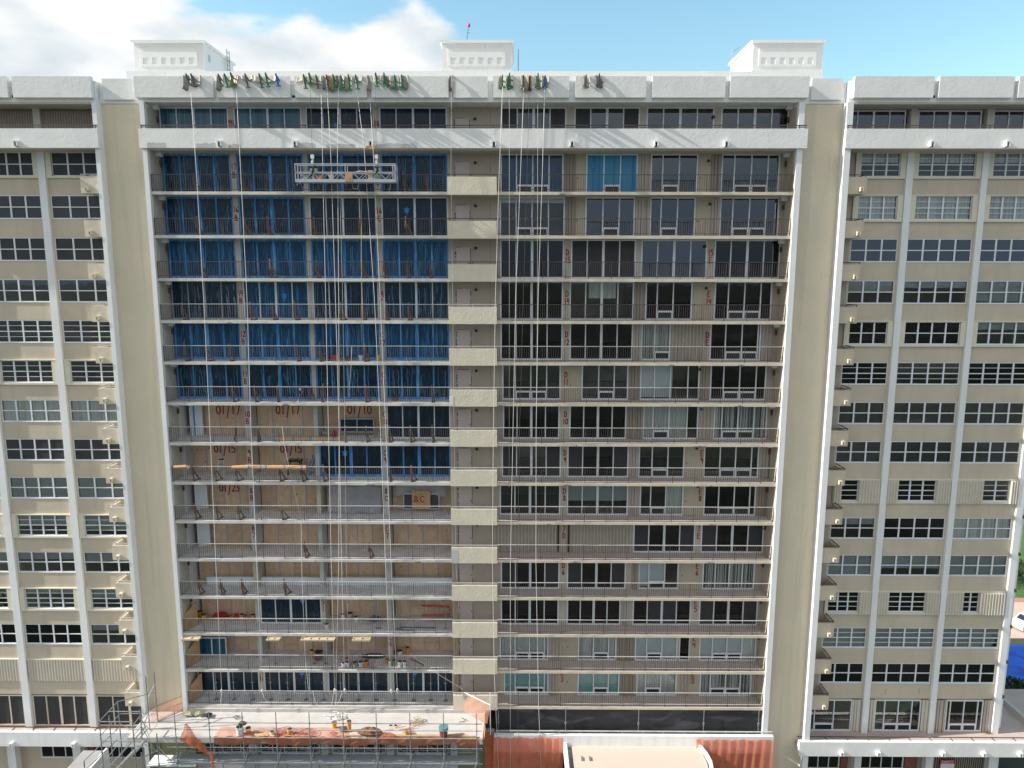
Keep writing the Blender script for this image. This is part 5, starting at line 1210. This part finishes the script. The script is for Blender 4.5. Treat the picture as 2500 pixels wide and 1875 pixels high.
for i, (x0, x1, y0, y1, mm) in enumerate(MT):
    a = P(x0, y0, -.34); b = P(x1, y1, -.34); rn = random.Random(i*3+1); cnt[mm] = cnt.get(mm, 0)+1
    ph = rn.uniform(0, 6); amp = rn.uniform(.02, .07)
    prof = [(0.10, 52.23), (-0.20, 52.26), (-.36, 52.18), (-.40, 51.9), (-.42, b.z)]
    def fn(u, v, a=a, b=b, ph=ph, amp=amp, prof=prof, rn=rn):
        s_ = v*(len(prof)-1); k_ = min(int(s_), len(prof)-2); f_ = s_-k_
        y = prof[k_][0]*(1-f_)+prof[k_+1][0]*f_; z = prof[k_][1]*(1-f_)+prof[k_+1][1]*f_
        sk = 0.05*math.sin(ph)*v
        return Vector((a.x+(b.x-a.x)*u+sk+0.03*math.sin(v*9+ph), y-amp*v*(1+math.sin(u*5+ph))-.05*v*v*abs(u-.5)*2, z+0.05*v*math.sin(u*6+ph)))
    one(MB().sheet(fn, 8, 10, 0.018, (0, 1, .3)), 'edge_mat', mm, '%s mat draped over the roof parapet, %s %s mat from the left' % (mn[mm], ORD[cnt[mm]-1], mn[mm]), 'mat', 'mats draped over the roof parapet', True)

# ---------------------------------------------------------------- roof light
t = thing('beacon_pole', 'thin leaning pole with a pink-red lamp on the middle roof hut', 'beacon', (P(1140, 100, 5.0).x, 5.0, 55.92))
MB().tube([(0,0,0),(.06,0,.55),(.13,0,.75)], .02, 5).tube([(.06,0,.45),(.2,0,.5)], .015, 5).build('pole', 'rail_grey', t)
MB().lathe((.14,0,.8), [(.04,0),(.09,.08),(.10,.2),(.05,.27)], 10).build('lamp', 'pink_light', t, True)

# ---------------------------------------------------------------- hanging platform
po = (-10.65, -0.9, 45.72)
pf = thing('hanging_platform', 'silver aluminium swing stage hanging in front of the top blue-taped balcony', 'hanging platform', po)
X0, X1, zb, zm_, zt_ = -13.80, -7.50, 45.70, 46.28, 46.78
sub(rel(MB().box(X0+.1, X1-.1, -1.18, -0.62, zb+.04, zb+.09), po), 'deck', 'aluminium', pf)
for Y in (-1.2, -0.6):
    sub(rel(MB().box(X0, X1, Y-.02, Y+.02, zb-.02, zb+.17), po), 'toe_board', 'aluminium', pf)
    m = MB(); m.beam((X0, Y, zt_), (X1, Y, zt_), .055); m.beam((X0, Y, zm_), (X1, Y, zm_), .05)
    for x in (X0+.03, X0+.2, -10.65, X1-.2, X1-.03): m.beam((x, Y, zb), (x, Y, zt_), .05)
    n = 14
    for i in range(n):
        a = X0+.25+(X1-X0-.5)*i/n; b = X0+.25+(X1-X0-.5)*(i+1)/n
        m.beam((a, Y, zb+.17 if i % 2 else zm_), (b, Y, zm_ if i % 2 else zb+.17), .028)
    sub(rel(m, po), 'guard_rail', 'aluminium', pf)
m = MB()
for x in (X0+.03, X1-.03):
    for z in (zm_, zt_, zb+.1): m.beam((x, -1.2, z), (x, -.6, z), .05)
sub(rel(m, po), 'end_frame', 'aluminium', pf)
for k_, x in enumerate((-12.72, -8.72)):
    m = MB(); m.box(x-.06, x+.06, -1.0, -.88, zb-.1, 47.15); m.box(x-.16, x+.26, -1.12, -.8, 46.2, 46.52); m.cur = 1
    m.box(x-.1, x+.12, -1.06, -.86, 46.52, 46.66); m.lathe((x+.02, -1.15, 46.22), [(.08,0),(.12,.12),(.08,.3)], 10)
    m.cur = 2; m.box(x-.09, x+.04, -1.06, -.84, 46.8, 47.0); m.box(x-.12, x+.08, -1.0, -.86, 47.15, 47.38)
    sub(rel(m, po), 'hoist', ['hoist_green', 'black', 'white_plastic'], pf)
    sub(rel(MB().tube([(x-.02, -.93, 47.3), (x-.02, -.75, 52.25)], .010, 5), po), 'suspension_cable', 'rail_grey', pf)
m = MB()
for x in (X0+.1, X0+.35, X1-.1, -12.7, -8.7): m.lathe((x, -.9, zb-.2), [(.05,0),(.07,.06),(.05,.12)], 8); m.beam((x, -.9, zb-.1), (x, -.9, zb), .04)
sub(rel(m, po), 'castor', 'black', pf)
sub(rel(MB().tube([(-10.3,-1.0,zb-.05),(-10.25,-1.0,zb-.35),(-10.0,-1.0,zb-.42),(-9.9,-1,zb-.15)], .012, 5).tube([(-7.9,-.9,zb-.05),(-7.95,-.9,zb-.4),(-8.1,-.7,zb-.6)], .012, 5), po), 'cable', 'rope', pf)
PD = zb+.095
bucket('bucket', (-12.25, -.95, PD), .15, .32, 'orange_plastic', 'orange bucket on the hanging platform beside its left hoist')
bucket('bucket', (-11.6, -.95, PD), .16, .36, 'white_plastic', 'white and yellow bucket on the hanging platform', inner='yellow_plastic')
one(MB().box(-10.65, -10.2, -1.3, -1.22, zb+.02, zb+.55).box(-10.47, -10.35, -1.31, -1.301, zb+.15, zb+.3), 'cover_panel', 'timber_new', 'brown box panel fixed to the middle of the hanging platform rail', 'box')
one(MB().box(-9.28, -9.0, -1.1, -.8, PD, PD+.62), 'timber_box', 'lumber', 'tall light wood box on the platform left of the right hoist', 'box')
clump('rag_bundle', 745, 435, -.95, .16, .12, .2, 'cloth_tan', 'peach cloth bundle at the left end of the hanging platform', 'rags', 21, PD)
clump('rag_bundle', 771, 436, -.95, .12, .1, .24, 'net_orange', 'orange rag beside the orange bucket', 'rags', 22, PD)
one(MB().tube([(-9.95,-1.2,zm_+.03),(-9.7,-1.24,zm_+.06),(-9.4,-1.22,zm_+.02),(-9.3,-1.2,zm_+.05)], .035, 6), 'coiled_cord', 'lumber', 'tan cord wrapped on the platform mid rail', 'cord')
# wooden block under the drain spout above the platform
p = P(906, 361, -.36); one(MB().box(p.x-.27, p.x+.27, -.56, -.31, p.z-.1, p.z+.06).box(p.x-.2, p.x+.2, -.5, -.32, p.z+.061, p.z+.16), 'timber_block', 'timber_new', 'orange-brown timber block under the drain spout above the platform', 'block')

# ---------------------------------------------------------------- timber braces on the balconies
BR = {17:(477,592,988,1044),16:(485,598.6,656,769,879,993),15:(495,662,774,831,885,940,996,1052),14:(447,613,668,722,833,890,945,999),12:(454,508,563,727,783,892),11:(570,624,678,788,895,1056),
      10:(575,630,842,896,952,1004,1057),9:(473,527,579,685,739,791,953,1006),8:(479,532,585,690),7:(747,904),6:(489,542,594,697)}
proto = None
for f, xs in BR.items():
    for i, px in enumerate(xs):
        x = PX(px, {17:467}.get(f, 937+0), 0.15) if False else P(px, 675+(15-f)*95 if f > 12 else 883+(12-f)*96, 0.15).x
        lab = 'brown timber brace on the %s balcony from the top, %s from the left' % (ORD[17-f if f > 12 else 16-f], ORD[i])
        if proto is None:
            t = thing('timber_brace', lab, 'brace', (x, 0.16, FL[f]), 'timber braces behind the balcony rails')
            MB().beam((0, 0.05, 0.02), (-.05, 0.0, 1.22), 0.085, 0.05).build('upright', 'timber_old', t)
            MB().beam((0.16, .52, 0.03), (-.03, 0.08, 0.78), 0.09, 0.05).build('raker', 'timber_old', t)
            MB().beam((-.03, 0.0, 0.045), (0.18, .58, 0.045), 0.09, 0.07).build('sole', 'maroon', t)
            MB().beam((-.07, 0.02, .45), (-.05, 0.02, .95), 0.13, 0.03).build('gusset', 'timber_old', t)
            proto = t
        else:
            t = proto.copy(); COL.objects.link(t); t.location = (x, 0.16, FL[f]); t['label'] = lab
            for ch in list(proto.children):
                c = ch.copy(); COL.objects.link(c); c.parent = t
        s_ = random.uniform(.92, 1.05); t.scale = (s_*random.choice((1, 1, -1)) if f in (10,11) else s_, 1, s_); t.rotation_euler = (0, 0, random.uniform(-.25, .25))

# ---------------------------------------------------------------- things on the balconies
# cardboard-wrapped roll on the rail marked 9
a = P(566, 1139, -.12); b = P(748, 1141, -.12); z_ = FL[9]+1.07
t = thing('wrapped_roll', 'long cardboard-wrapped roll with blue tape lying on the rail of the balcony marked 9', 'roll', (a.x, -.1, z_))
L_ = b.x-a.x
MB().tube([(0,0,0),(L_*.2,.02,.02),(L_,0,.0)], [.11,.15,.15], 8).build('wrapping', 'cardboard', t)
m = MB()
for q in (.22,.38,.45,.70,.93): m.tube([(L_*q,0,.01),(L_*q+.07,0,.01)], .158, 8)
m.build('tape', 'tape_blue', t)
one(MB().tube([P(425,1140,-.1), P(455,1139,-.12)], .12, 6).tube([P(455,1139,-.12), P(463,1142,-.1)], .13, 6), 'wrapped_roll', 'cardboard', 'short crumpled cardboard roll at the left end of the balcony marked 9', 'roll')
# long board bundle on floor 10
a = P(667,1070,.5); b = P(830,1070,.5)
t = thing('board_bundle', 'long orange-brown board bundle with blue tape on the balcony marked 10', 'boards', (a.x, .5, FL[10]))
MB().box(0, b.x-a.x, 0, .25, .02, .28).build('boards', 'timber_new', t)
m = MB()
for q in (.0,.3,.55,.9): m.box((b.x-a.x)*q-.03, (b.x-a.x)*q+.07, -.006, .256, .015, .286)
m.build('tape', 'tape_blue', t)
# window units in transit
def loose_window(px0, px1, py0, py1, Y, f, label, frame='frame_grey', glass='film_navy'):
    a = P(px0, py0, Y); b = P(px1, py1, Y); t = thing('window_unit', label, 'window unit', (a.x, Y, b.z))
    w_ = b.x-a.x; h_ = a.z-b.z; m = MB()
    for (p, q, r__, s__) in ((0,w_,h_-.09,h_),(0,w_,0,.08),(0,.07,.081,h_-.091),(w_-.07,w_,.081,h_-.091),(w_/2-.04,w_/2+.04,.081,h_-.091)): m.box(p, q, 0, .09, r__, s__)
    m.build('frame', frame, t); MB().box(.02, w_-.02, .03, .05, .03, h_-.03).build('glass', glass, t)
    return t
t = loose_window(829, 914, 1021, 1056, 2.2, 10, 'dark blue boxed window unit leaning on the plywood marked 01/10')
t = loose_window(842, 927, 1204, 1246, 2.1, 8, 'window unit wrapped in clear plastic left of the pillar marked 8 C', 'plastic_sheet', 'screen_slate')
m = MB().sheet(lambda u, v: Vector((P(802+130*u-20*v*(1-u)*0, 1196+2*math.sin(u*9), 2.0).x, 2.02-.5*v*v-.06*math.sin(u*14+v*3), FL[8]+1.9-1.85*v+.05*math.sin(u*12))), 24, 12, .01)
one(m, 'plastic_sheet', 'wrap_clear', 'crumpled clear plastic sheet wrapping the stored window left of the pillar marked 8 C', 'plastic sheet', None, True)
t = loose_window(984, 1073, 1204, 1244, 2.1, 8, 'window unit behind the plywood board painted 8C', 'plastic_sheet', 'screen_slate')
m = MB().sheet(lambda u, v: Vector((P(962+128*u, 1190, 2.2).x, 2.25-.08*math.sin(u*16)-.1*v, FL[8]+2.05-1.0*v*(1-.3*math.sin(u*3.1))+.05*math.sin(u*12))), 22, 8, .01)
one(m, 'plastic_sheet', 'wrap_clear', 'clear plastic sheet hanging behind the board painted 8C', 'plastic sheet', None, True)
a = P(1005, 1198, 2.0); b = P(1051, 1243, 2.0)
t = thing('painted_board', 'plywood board painted 8C in red, standing against a wrapped window', 'board', (a.x, 2.0, b.z))
MB().box(0, b.x-a.x, 0, .03, 0, a.z-b.z).build('board', 'timber_new', t)
m = MB(); write(m, '8C', .13, .52, .44, -.004, .34, .3, .035); m.build('lettering', 'red_paint', t)
# planks on floors 8 and 7
for (f, x0, x1, lab) in ((8,478,590,'left of the red 8 B pillar'),(8,635,750,'right of the red 8 B pillar'),(7,485,610,'on the balcony marked B 7'),(5,480,645,'in front of the bright red heap')):
    y_ = FL[f]; a = P(x0, 1240, 1.9).x; b = P(x1, 1240, 1.9).x
    m = MB()
    for i in range(4): m.box(a+.1*i, b-.05*i, 1.6+.13*i, 1.7+.13*i, y_+.01+.05*(i % 2), y_+.10+.05*(i % 2))
    one(m, 'lumber_stack', 'lumber', 'stack of pale lumber %s' % lab, 'lumber')
# floor 9: step ladder, fire-black bench
def stepladder(px, py, f, Y, h, label, m_='aluminium', sc_=.24):
    p = P(px, py, Y); t = thing('step_ladder', label, 'ladder', (p.x, Y, FL[f]))
    for s_, n_ in ((-1, 'front_frame'), (1, 'rear_frame')):
        m = MB(); y = s_*.28
        for q in (-1, 1): m.beam((q*sc_, y, 0), (q*sc_*.7, 0, h), .045, .03)
        k_ = 5 if s_ < 0 else 2
        for i in range(1, k_+1): z = h*i/(k_+1); m.box(-sc_*.9, sc_*.9, y*(1-z/h)-.04, y*(1-z/h)+.04, z-.015, z+.015)
        m.build(n_, m_, t)
    MB().box(-sc_*.75, sc_*.75, -.1, .1, h, h+.04).build('top_cap', m_ if m_ != 'aluminium' else 'black', t)
stepladder(542, 1150, 9, 1.6, 1.15, 'small aluminium step ladder on the balcony marked 9')
t = thing('tool_bench', 'black tool bench cluttered with tools on the balcony marked 9', 'bench', (P(720,1130,2.0).x, 2.0, FL[9]))
m = MB(); m.box(-.5,.5,-.25,.25,.95,1.05)
for x in (-.45,.45):
    for y in (-.2,.2): m.beam((x,y,0),(x*.9,y,.96),.07)
m.build('frame', 'black', t); m = MB()
for i in range(9): x = random.uniform(-.4,.35); m.box(x, x+.12, -.2, -.08+random.uniform(0,.2), 1.051, 1.1+random.uniform(0,.12))
m.build('tools', 'mat_grey', t)
m = MB().beam(P(748,1160,1.7), P(765,1110,2.3), .09, .04).beam(P(757,1160,1.8), P(769,1118,2.4), .09, .04)
one(m, 'leaning_boards', 'frame_blue', 'two blue-stained boards leaning on the pillar beside the black bench', 'boards')
# floor 10 bin bags, floor 12 tools
clump('tool_bag', 796, 1053, 1.9, .38, .25, .5, 'mat_grey', 'grey and white bundle beside the dark boxed window, balcony marked 10', 'bag', 31, FL[10])
clump('tool_bag', 816, 1051, 1.95, .16, .2, .42, 'red_plastic', 'red bag right of the grey bundle on the balcony marked 10', 'bag', 32, FL[10])
def toolbox(px, f, Y, w_, h_, m_, label):
    x = P(px, 875 if f == 12 else 970, Y).x; t = thing('tool_box', label, 'toolbox', (x, Y, FL[f]))
    MB().box(-w_/2, w_/2, -.15, .15, 0, h_*.65).build('case', m_, t); MB().box(-w_/2-.01, w_/2+.01, -.16, .16, h_*.651, h_).build('lid', m_, t)
    MB().tube([(-.1,0,h_),(-.1,0,h_+.06),(.1,0,h_+.06),(.1,0,h_)], .012, 5).build('handle', 'black', t)
toolbox(818, 12, .9, .40, .36, 'red_plastic', 'bright red toolbox on the balcony marked 12')
toolbox(851, 12, .9, .45, .26, 'maroon', 'low dark red tool case on the balcony marked 12, right of the bright red one')
toolbox(800, 12, .7, .26, .40, 'black', 'black tool case on the balcony marked 12, left of the bright red one')
bucket('bucket', (P(881,880,.8).x, .8, FL[12]), .16, .38, 'white_plastic', 'white bucket on the balcony marked 12')
bucket('bucket', (P(925,878,.9).x, .9, FL[12]), .13, .42, 'yellow_plastic', 'yellow and white canister on the balcony marked 12', 'canister')
toolbox(965, 11, .8, .35, .26, 'maroon', 'dark red circular saw case on the balcony marked 11')
# floor 5
t = thing('ladder', 'red fibreglass ladder lying on its side on the balcony marked 5', 'ladder', (P(1030,1490,2.2).x, 2.2, FL[5]+.25))
m = MB(); a, b = P(1030,1490,2.2), P(1098,1490,2.2); L_ = b.x-a.x
m.beam((0,0,.80),(L_,0,.70),.10,.12); m.beam((0,0,0.05),(L_,0,.12),.10,.12); m.build('rail', 'red_ladder', t)
m = MB()
for i in range(6): x = L_*(i+.4)/6; m.beam((x,0,.1),(x,0,.7),.055)
m.build('rung', 'aluminium', t)
stepladder(723, 1480, 5, 2.3, 1.7, 'tall aluminium ladder inside the open doorway on the balcony marked 5', sc_=.16)
m = MB()
for i in range(14):
    a = P(510+random.uniform(0,60), 1500, 1.9).x; m.box(a, a+random.uniform(.3,.9), 1.7+random.uniform(0,.6), 1.9+random.uniform(.1,.7), FL[5]+.02+.03*i, FL[5]+.045+.03*i)
one(m, 'tarp_heap', 'red_plastic', 'heap of bright red sheets on the left of the balcony marked 5', 'tarpaulin')
for (px, f, Y, r_, h_, m_, lab) in ((590,5,2.0,.18,.42,'white_plastic','white bucket against the plywood, left part of the balcony marked 5'),(618,5,2.1,.16,.36,'yellow_plastic','yellow bucket beside the pillar on the balcony marked 5'),
    (497,5,1.9,.2,.45,'yellow_plastic','yellow bucket farthest left on the balcony marked 5'),(487,5,2.3,.18,.5,'orange_plastic','orange can behind the farthest left yellow bucket on balcony 5'),
    (837,5,2.1,.15,.42,'white_plastic','white bucket on balcony 5, first in the row right of the mark 5 1'),(855,5,2.2,.2,.48,'mat_tan','tan bucket second in the row on balcony 5'),(869,5,1.9,.18,.34,'white_plastic','low white tub third in the row on balcony 5'),
    (796,5,.8,.17,.34,'white_plastic','white bucket near the rail of balcony 5'),
    (762,4,1.6,.16,.62,'yellow_plastic','tall yellow can on the balcony marked 4'),(847,4,.5,.17,.34,'white_plastic','white bucket by the rail of balcony 4 below the orange jug'),(838,4,.4,.16,.32,'white_plastic','white bucket farthest left in the row on balcony 4'),
    (866,4,.5,.18,.33,'mat_grey','grey bucket in the row on balcony 4'),(880,4,.5,.18,.36,'white_plastic','pale bucket next to the orange jug on balcony 4'),(893,4,.5,.2,.44,'orange_plastic','orange water jug with white bands on balcony 4'),
    (846,4,.8,.14,.5,'orange_plastic','small orange pot standing behind the white buckets on balcony 4'),(944,4,.9,.13,.36,'orange_plastic','orange cup at the foot of the pillar on balcony 4'),(951,4,.6,.12,.42,'white_plastic','slim white tub right of the orange cup on balcony 4'),
    (963,4,.7,.17,.40,'cloth_olive','olive bucket on balcony 4'),(975,4,.5,.17,.42,'white_plastic','left of two white buckets near the leaning plank on balcony 4'),(987,4,.5,.15,.42,'white_plastic','right of two white buckets near the leaning plank on balcony 4'),
    (976,4,2.0,.2,.4,'white_plastic','white tub with dark rim behind, balcony 4'),(964,4,2.0,.16,.36,'mat_dark','dark tub behind the pillar on balcony 4'),(995,4,2.2,.14,.55,'orange_plastic','orange jar against the plywood on balcony 4')):
    bucket('bucket', (P(px, 1590 if f == 4 else 1500, Y).x, Y, FL[f]), r_, h_, m_, lab)
clump('generator', 776, 1592, 1.2, .30, .25, .62, 'maroon', 'dark red machine with a black top on the balcony marked 4', 'machine', 41, FL[4])
clump('bag', 777, 1575, 1.25, .28, .2, .2, 'black', 'black sack on top of the dark red machine', 'bag', 42, FL[4]+.6)
clump('rubble_heap', 915, 1500, 1.8, .45, .3, .45, 'mat_dark', 'dark bagged rubble heap with rods on balcony 5', 'rubble', 43, FL[5])
clump('blue_tarp', 910, 1590, 1.9, .9, .35, .16, 'cloth_navy', 'dark blue tarpaulin on the floor of balcony 4', 'tarpaulin', 44, FL[4]-.06)
m = MB().beam(P(1002,1608,.25), P(1035,1624,.3), .17, .04); one(m, 'plank', 'timber_old', 'brown plank leaning by the rail on the right of balcony 4', 'plank')
m = MB().beam((-8.2,.9,FL[5]+.06),(-5.7,.8,FL[5]+.06),.06).beam((-8.6,.5,FL[5]+.05),(-7.2,.45,FL[5]+.05),.07)
one(m, 'steel_rods', 'rail_grey', 'dark steel rods lying on the right of balcony 5', 'rods')
for f, px in ((4,671),(4,766),(4,793),(4,883),(5,919),(5,926),(5,1087),(5,969),(5,977)):
    x = P(px, 1580 if f == 4 else 1480, .8).x; z_ = FL[f]
    t = thing('shoring_prop', 'tall steel prop on balcony %d at %s' % (f, {671:'the second bay',766:'the yellow can',793:'the pillar edge',883:'the white board end',919:'the rubble heap, left of two',926:'the rubble heap, right of two',1087:'the right end by the ladder',969:'the fourth bay, left of two',977:'the fourth bay, right of two'}[px]), 'prop', (x, .8, z_))
    MB().tube([(0,0,.02),(0,0,H-.2)], .028, 6).build('tube', 'galvanised', t); MB().lathe((0,0,0), [(.12,0),(.12,.02)], 10).build('base_plate', 'galvanised', t); MB().lathe((0,0,1.2), [(.05,0),(.05,.12)], 8).build('collar', 'galvanised', t)
# blue glazed panel on floor 4
t = loose_window(480, 554, 1556, 1600, 1.9, 4, 'blue-filmed door panel standing at the left of the balcony marked 4', 'frame_white', 'film_teal')
# form boards under slab 5
for (x0, x1, lab) in ((443,487,'leftmost'),(651,683,'second'),(735,817,'third, longest'),(860,904,'fourth')):
    a, b = P(x0, 1552, -.3).x, P(x1, 1552, -.3).x
    t = thing('form_board', 'light timber formwork shelf under the slab edge, %s from the left' % lab, 'formwork', (a, -.25, FL[5]-.28))
    MB().box(0, b-a, -.22, .24, -.05, 0).build('sheet', 'lumber', t)
    m = MB(); m.box(0, b-a, -.24, -.19, .001, .09); m.box(0, b-a, .14, .19, .001, .07)
    k_ = max(2, int((b-a)/.5))
    for i in range(k_+1): q = (b-a-.05)*i/k_; m.box(q, q+.05, -.189, .139, .001, .06)
    m.build('joist', 'lumber', t)
# plywood leaning in the end bays
for f, lab in ((5,'third-lowest balcony'),(4,'second-lowest balcony'),(3,'lowest balcony')):
    m = MB().hexa([(-23.38,.2,FL[f]+.05),(-23.33,.2,FL[f]+.05),(-22.9,1.25,FL[f]+.05),(-22.95,1.25,FL[f]+.05),(-23.38,.2,FL[f]+1.25),(-23.33,.2,FL[f]+1.25),(-22.9,1.25,FL[f]+1.75),(-22.95,1.25,FL[f]+1.75)])
    one(m, 'leaning_board', 'timber_new', 'plywood sheet leaning in the left corner of the %s' % lab, 'board')
for f in (5, 4, 3):
    m = MB().beam((-4.33,1.0,FL[f]+.02),(-4.2,1.35,FL[f]+1.7),.09,.04); one(m, 'leaning_board', 'timber_new', 'narrow board leaning beside the service door, %s storey' % {5:'third-lowest',4:'second-lowest',3:'lowest'}[f], 'board')
# white cloth strip on narrow balcony 11 and red tag
m = MB().box(-4.45, -4.2, -.135, -.122, FL[11]-.15, FL[11]+.5); one(m, 'cloth_strip', 'white_plastic', 'white cloth strip on the left edge of the narrow balcony on storey 11', 'cloth')
for f in (7,):
    m = MB().box(-4.435, -3.95, -.126, -.122, FL[f]-.15, FL[f]+.75); part(m, 'repair_patch', 'concrete')

# ---------------------------------------------------------------- worker on balcony 11
def skin_person():
    wp = P(752, 960, .75); wx = wp.x; z0 = FL[11]
    t = thing('person', 'worker in blue shirt and dark trousers bending over on the balcony marked 11', 'person', (wx, .75, z0))
    def skinned(name, verts, edges, rad, m_, parent, root=0):
        me = bpy.data.meshes.new(name); me.from_pydata(verts, edges, []); o = bpy.data.objects.new(name, me); COL.objects.link(o)
        md = o.modifiers.new('skin', 'SKIN'); sl = me.skin_vertices[0].data
        for i, r_ in enumerate(rad): sl[i].radius = (r_, r_); sl[i].use_root = (i == root)
        sb = o.modifiers.new('sub', 'SUBSURF'); sb.levels = 2; sb.render_levels = 2
        me.materials.append(MATS[m_]); 
        dg = bpy.context.evaluated_depsgraph_get(); me2 = bpy.data.meshes.new_from_object(o.evaluated_get(dg)); bpy.data.objects.remove(o)
        o = bpy.data.objects.new(name, me2); COL.objects.link(o); o.parent = parent
        for p_ in me2.polygons: p_.use_smooth = True
        return o
    # pelvis 0; legs to the right, trunk folded to the left, arms and head hanging
    V = [(.12,0,.88),(-.05,0,.98),(-.24,0,.98),(-.36,0,.93),(-.43,-.01,.86),(-.50,-.02,.76),
         (-.30,-.19,.92),(-.33,-.22,.66),(-.40,-.20,.42),(-.30,.19,.92),(-.38,.24,.68),(-.48,.22,.46),
         (.14,-.11,.84),(.10,-.13,.47),(.20,-.13,.08),(.10,-.15,.03),(.18,.11,.84),(.26,.14,.46),(.42,.14,.08),(.33,.15,.03)]
    Ed = [(0,1),(1,2),(2,3),(3,4),(4,5),(2,6),(6,7),(7,8),(2,9),(9,10),(10,11),(0,12),(12,13),(13,14),(14,15),(0,16),(16,17),(17,18),(18,19)]
    Rd = [.13,.125,.14,.07,.085,.075,.06,.045,.03,.06,.045,.03,.09,.06,.04,.035,.09,.06,.04,.035]
    skinned('body', V, Ed, Rd, 'skin', t)
    skinned('shirt', [(.02,0,.95),(-.08,0,1.0),(-.24,0,.995),(-.33,0,.95),(-.30,-.20,.93),(-.325,-.225,.74),(-.30,.20,.93),(-.365,.235,.76)], [(0,1),(1,2),(2,3),(2,4),(4,5),(2,6),(6,7)], [.145,.145,.155,.09,.08,.065,.08,.065], 'shirt_blue', t)
    skinned('trousers', [(.12,0,.89),(.14,-.11,.84),(.10,-.13,.47),(.19,-.13,.12),(.18,.11,.84),(.26,.14,.46),(.41,.14,.12)], [(0,1),(1,2),(2,3),(0,4),(4,5),(5,6)], [.15,.11,.078,.06,.11,.078,.06], 'trousers', t)
    MB().lathe((-.50,-.02,.70), [(.02,0),(.10,.05),(.115,.12),(.10,.18)], 12).build('cap', 'cap_white', t, True)
    m = MB()
    for hy, hx, hz in ((-.20,-.42,.40),(.22,-.50,.44)):
        for k_ in range(4): m.tube([(hx-.015+.0*k_, hy-.03+.02*k_, hz), (hx-.03, hy-.032+.021*k_, hz-.05), (hx-.02, hy-.03+.02*k_, hz-.08-.008*(k_ in (1,2)))], .0085, 5)
        m.tube([(hx+.01, hy-.03, hz+.02), (hx+.035, hy-.05, hz-.02)], .010, 5)
    m.build('fingers', 'skin', t)
    one(MB().beam((wx-.52, .6, z0+.48), (wx-.58, .45, z0+.03), .03).lathe((wx-.58, .45, z0), [(.07,0),(.07,.05)], 8), 'hand_tool', 'white_plastic', 'white long-handled tool held by the worker on balcony 11', 'tool')
skin_person()

# ---------------------------------------------------------------- beyond the right end: car, shrubs
cx, cy = 59.0, 30.5
car = thing('parked_car', 'white car parked beyond the right end of the building', 'car', (cx, cy, 0)); car.rotation_euler = (0, 0, R(20))
prof = [(-2.2,.45),(-2.25,.8),(-1.9,1.0),(-1.1,1.08),(-.6,1.5),(.9,1.52),(1.6,1.1),(2.15,.98),(2.2,.5),(2.1,.3),(-2.1,.3)]
b_ = MB().prism([(p[0], p[1]) for p in prof], 'y', -.85, .85); b_.build('body', 'car_white', car)
MB().prism([(-1.02,1.1),(-.58,1.44),(.88,1.46),(1.45,1.12)], 'y', -.86, .86).build('window', 'car_glass', car)
MB().hexa([(-1.13,-.7,1.09),(-1.13,.7,1.09),(-.63,.66,1.49),(-.63,-.66,1.49),(-1.16,-.7,1.11),(-1.16,.7,1.11),(-.66,.66,1.51),(-.66,-.66,1.51)]).build('windscreen', 'car_glass', car)
for x in (-1.4, 1.4):
    for y in (-.86, .70): MB().tube([(x, y, .33), (x, y+.16, .33)], .33, 16).build('wheel', 'tyre', car)
def shrub(x, y, r_, h_, label, seed):
    rn = random.Random(seed); t = thing('shrub', label, 'shrub', (x, y, 0))
    m = MB()
    for i in range(6): a = rn.uniform(0, 6.28); m.tube([(0,0,0),(math.cos(a)*r_*.5, math.sin(a)*r_*.5, h_*.7)], [.07,.03], 5)
    m.build('stem', 'bark', t)
    m = MB()
    for i in range(900):
        a, b, q = rn.uniform(0, 6.28), rn.uniform(-.3, 1.5), rn.uniform(.55, 1)**.5*(1+.25*math.sin(5*i))
        c = Vector((math.cos(a)*math.cos(b)*r_*q, math.sin(a)*math.cos(b)*r_*q, h_*.45+math.sin(b)*h_*.55*q)); s_ = rn.uniform(.10, .2)
        u = Vector((rn.uniform(-1,1), rn.uniform(-1,1), rn.uniform(-1,1))).normalized()*s_; v = u.cross(Vector((rn.uniform(-1,1), rn.uniform(-1,1), .5))).normalized()*s_*.6
        m.add([c-u, c+v, c+u, c-v], [(0,1,2,3)])
    m.build('foliage', 'leaf', t)
for i, (x, y, r_, h_) in enumerate(((46.5,12.5,1.9,2.6),(49.0,13.8,1.8,2.4),(51.2,14.6,1.8,2.5),(44.2,11.0,1.7,2.6),(47.5,16.0,1.4,2.0),(64,43,2.2,2.8),(67,44,2.0,2.4))):
    shrub(x, y, r_, h_, ['dark green shrub by the blue court, %s from the building', 'dark green shrub on the lawn, %s'][i > 4] % (ORD[i] if i < 5 else ('nearer one', 'farther one')[i-5]), i)
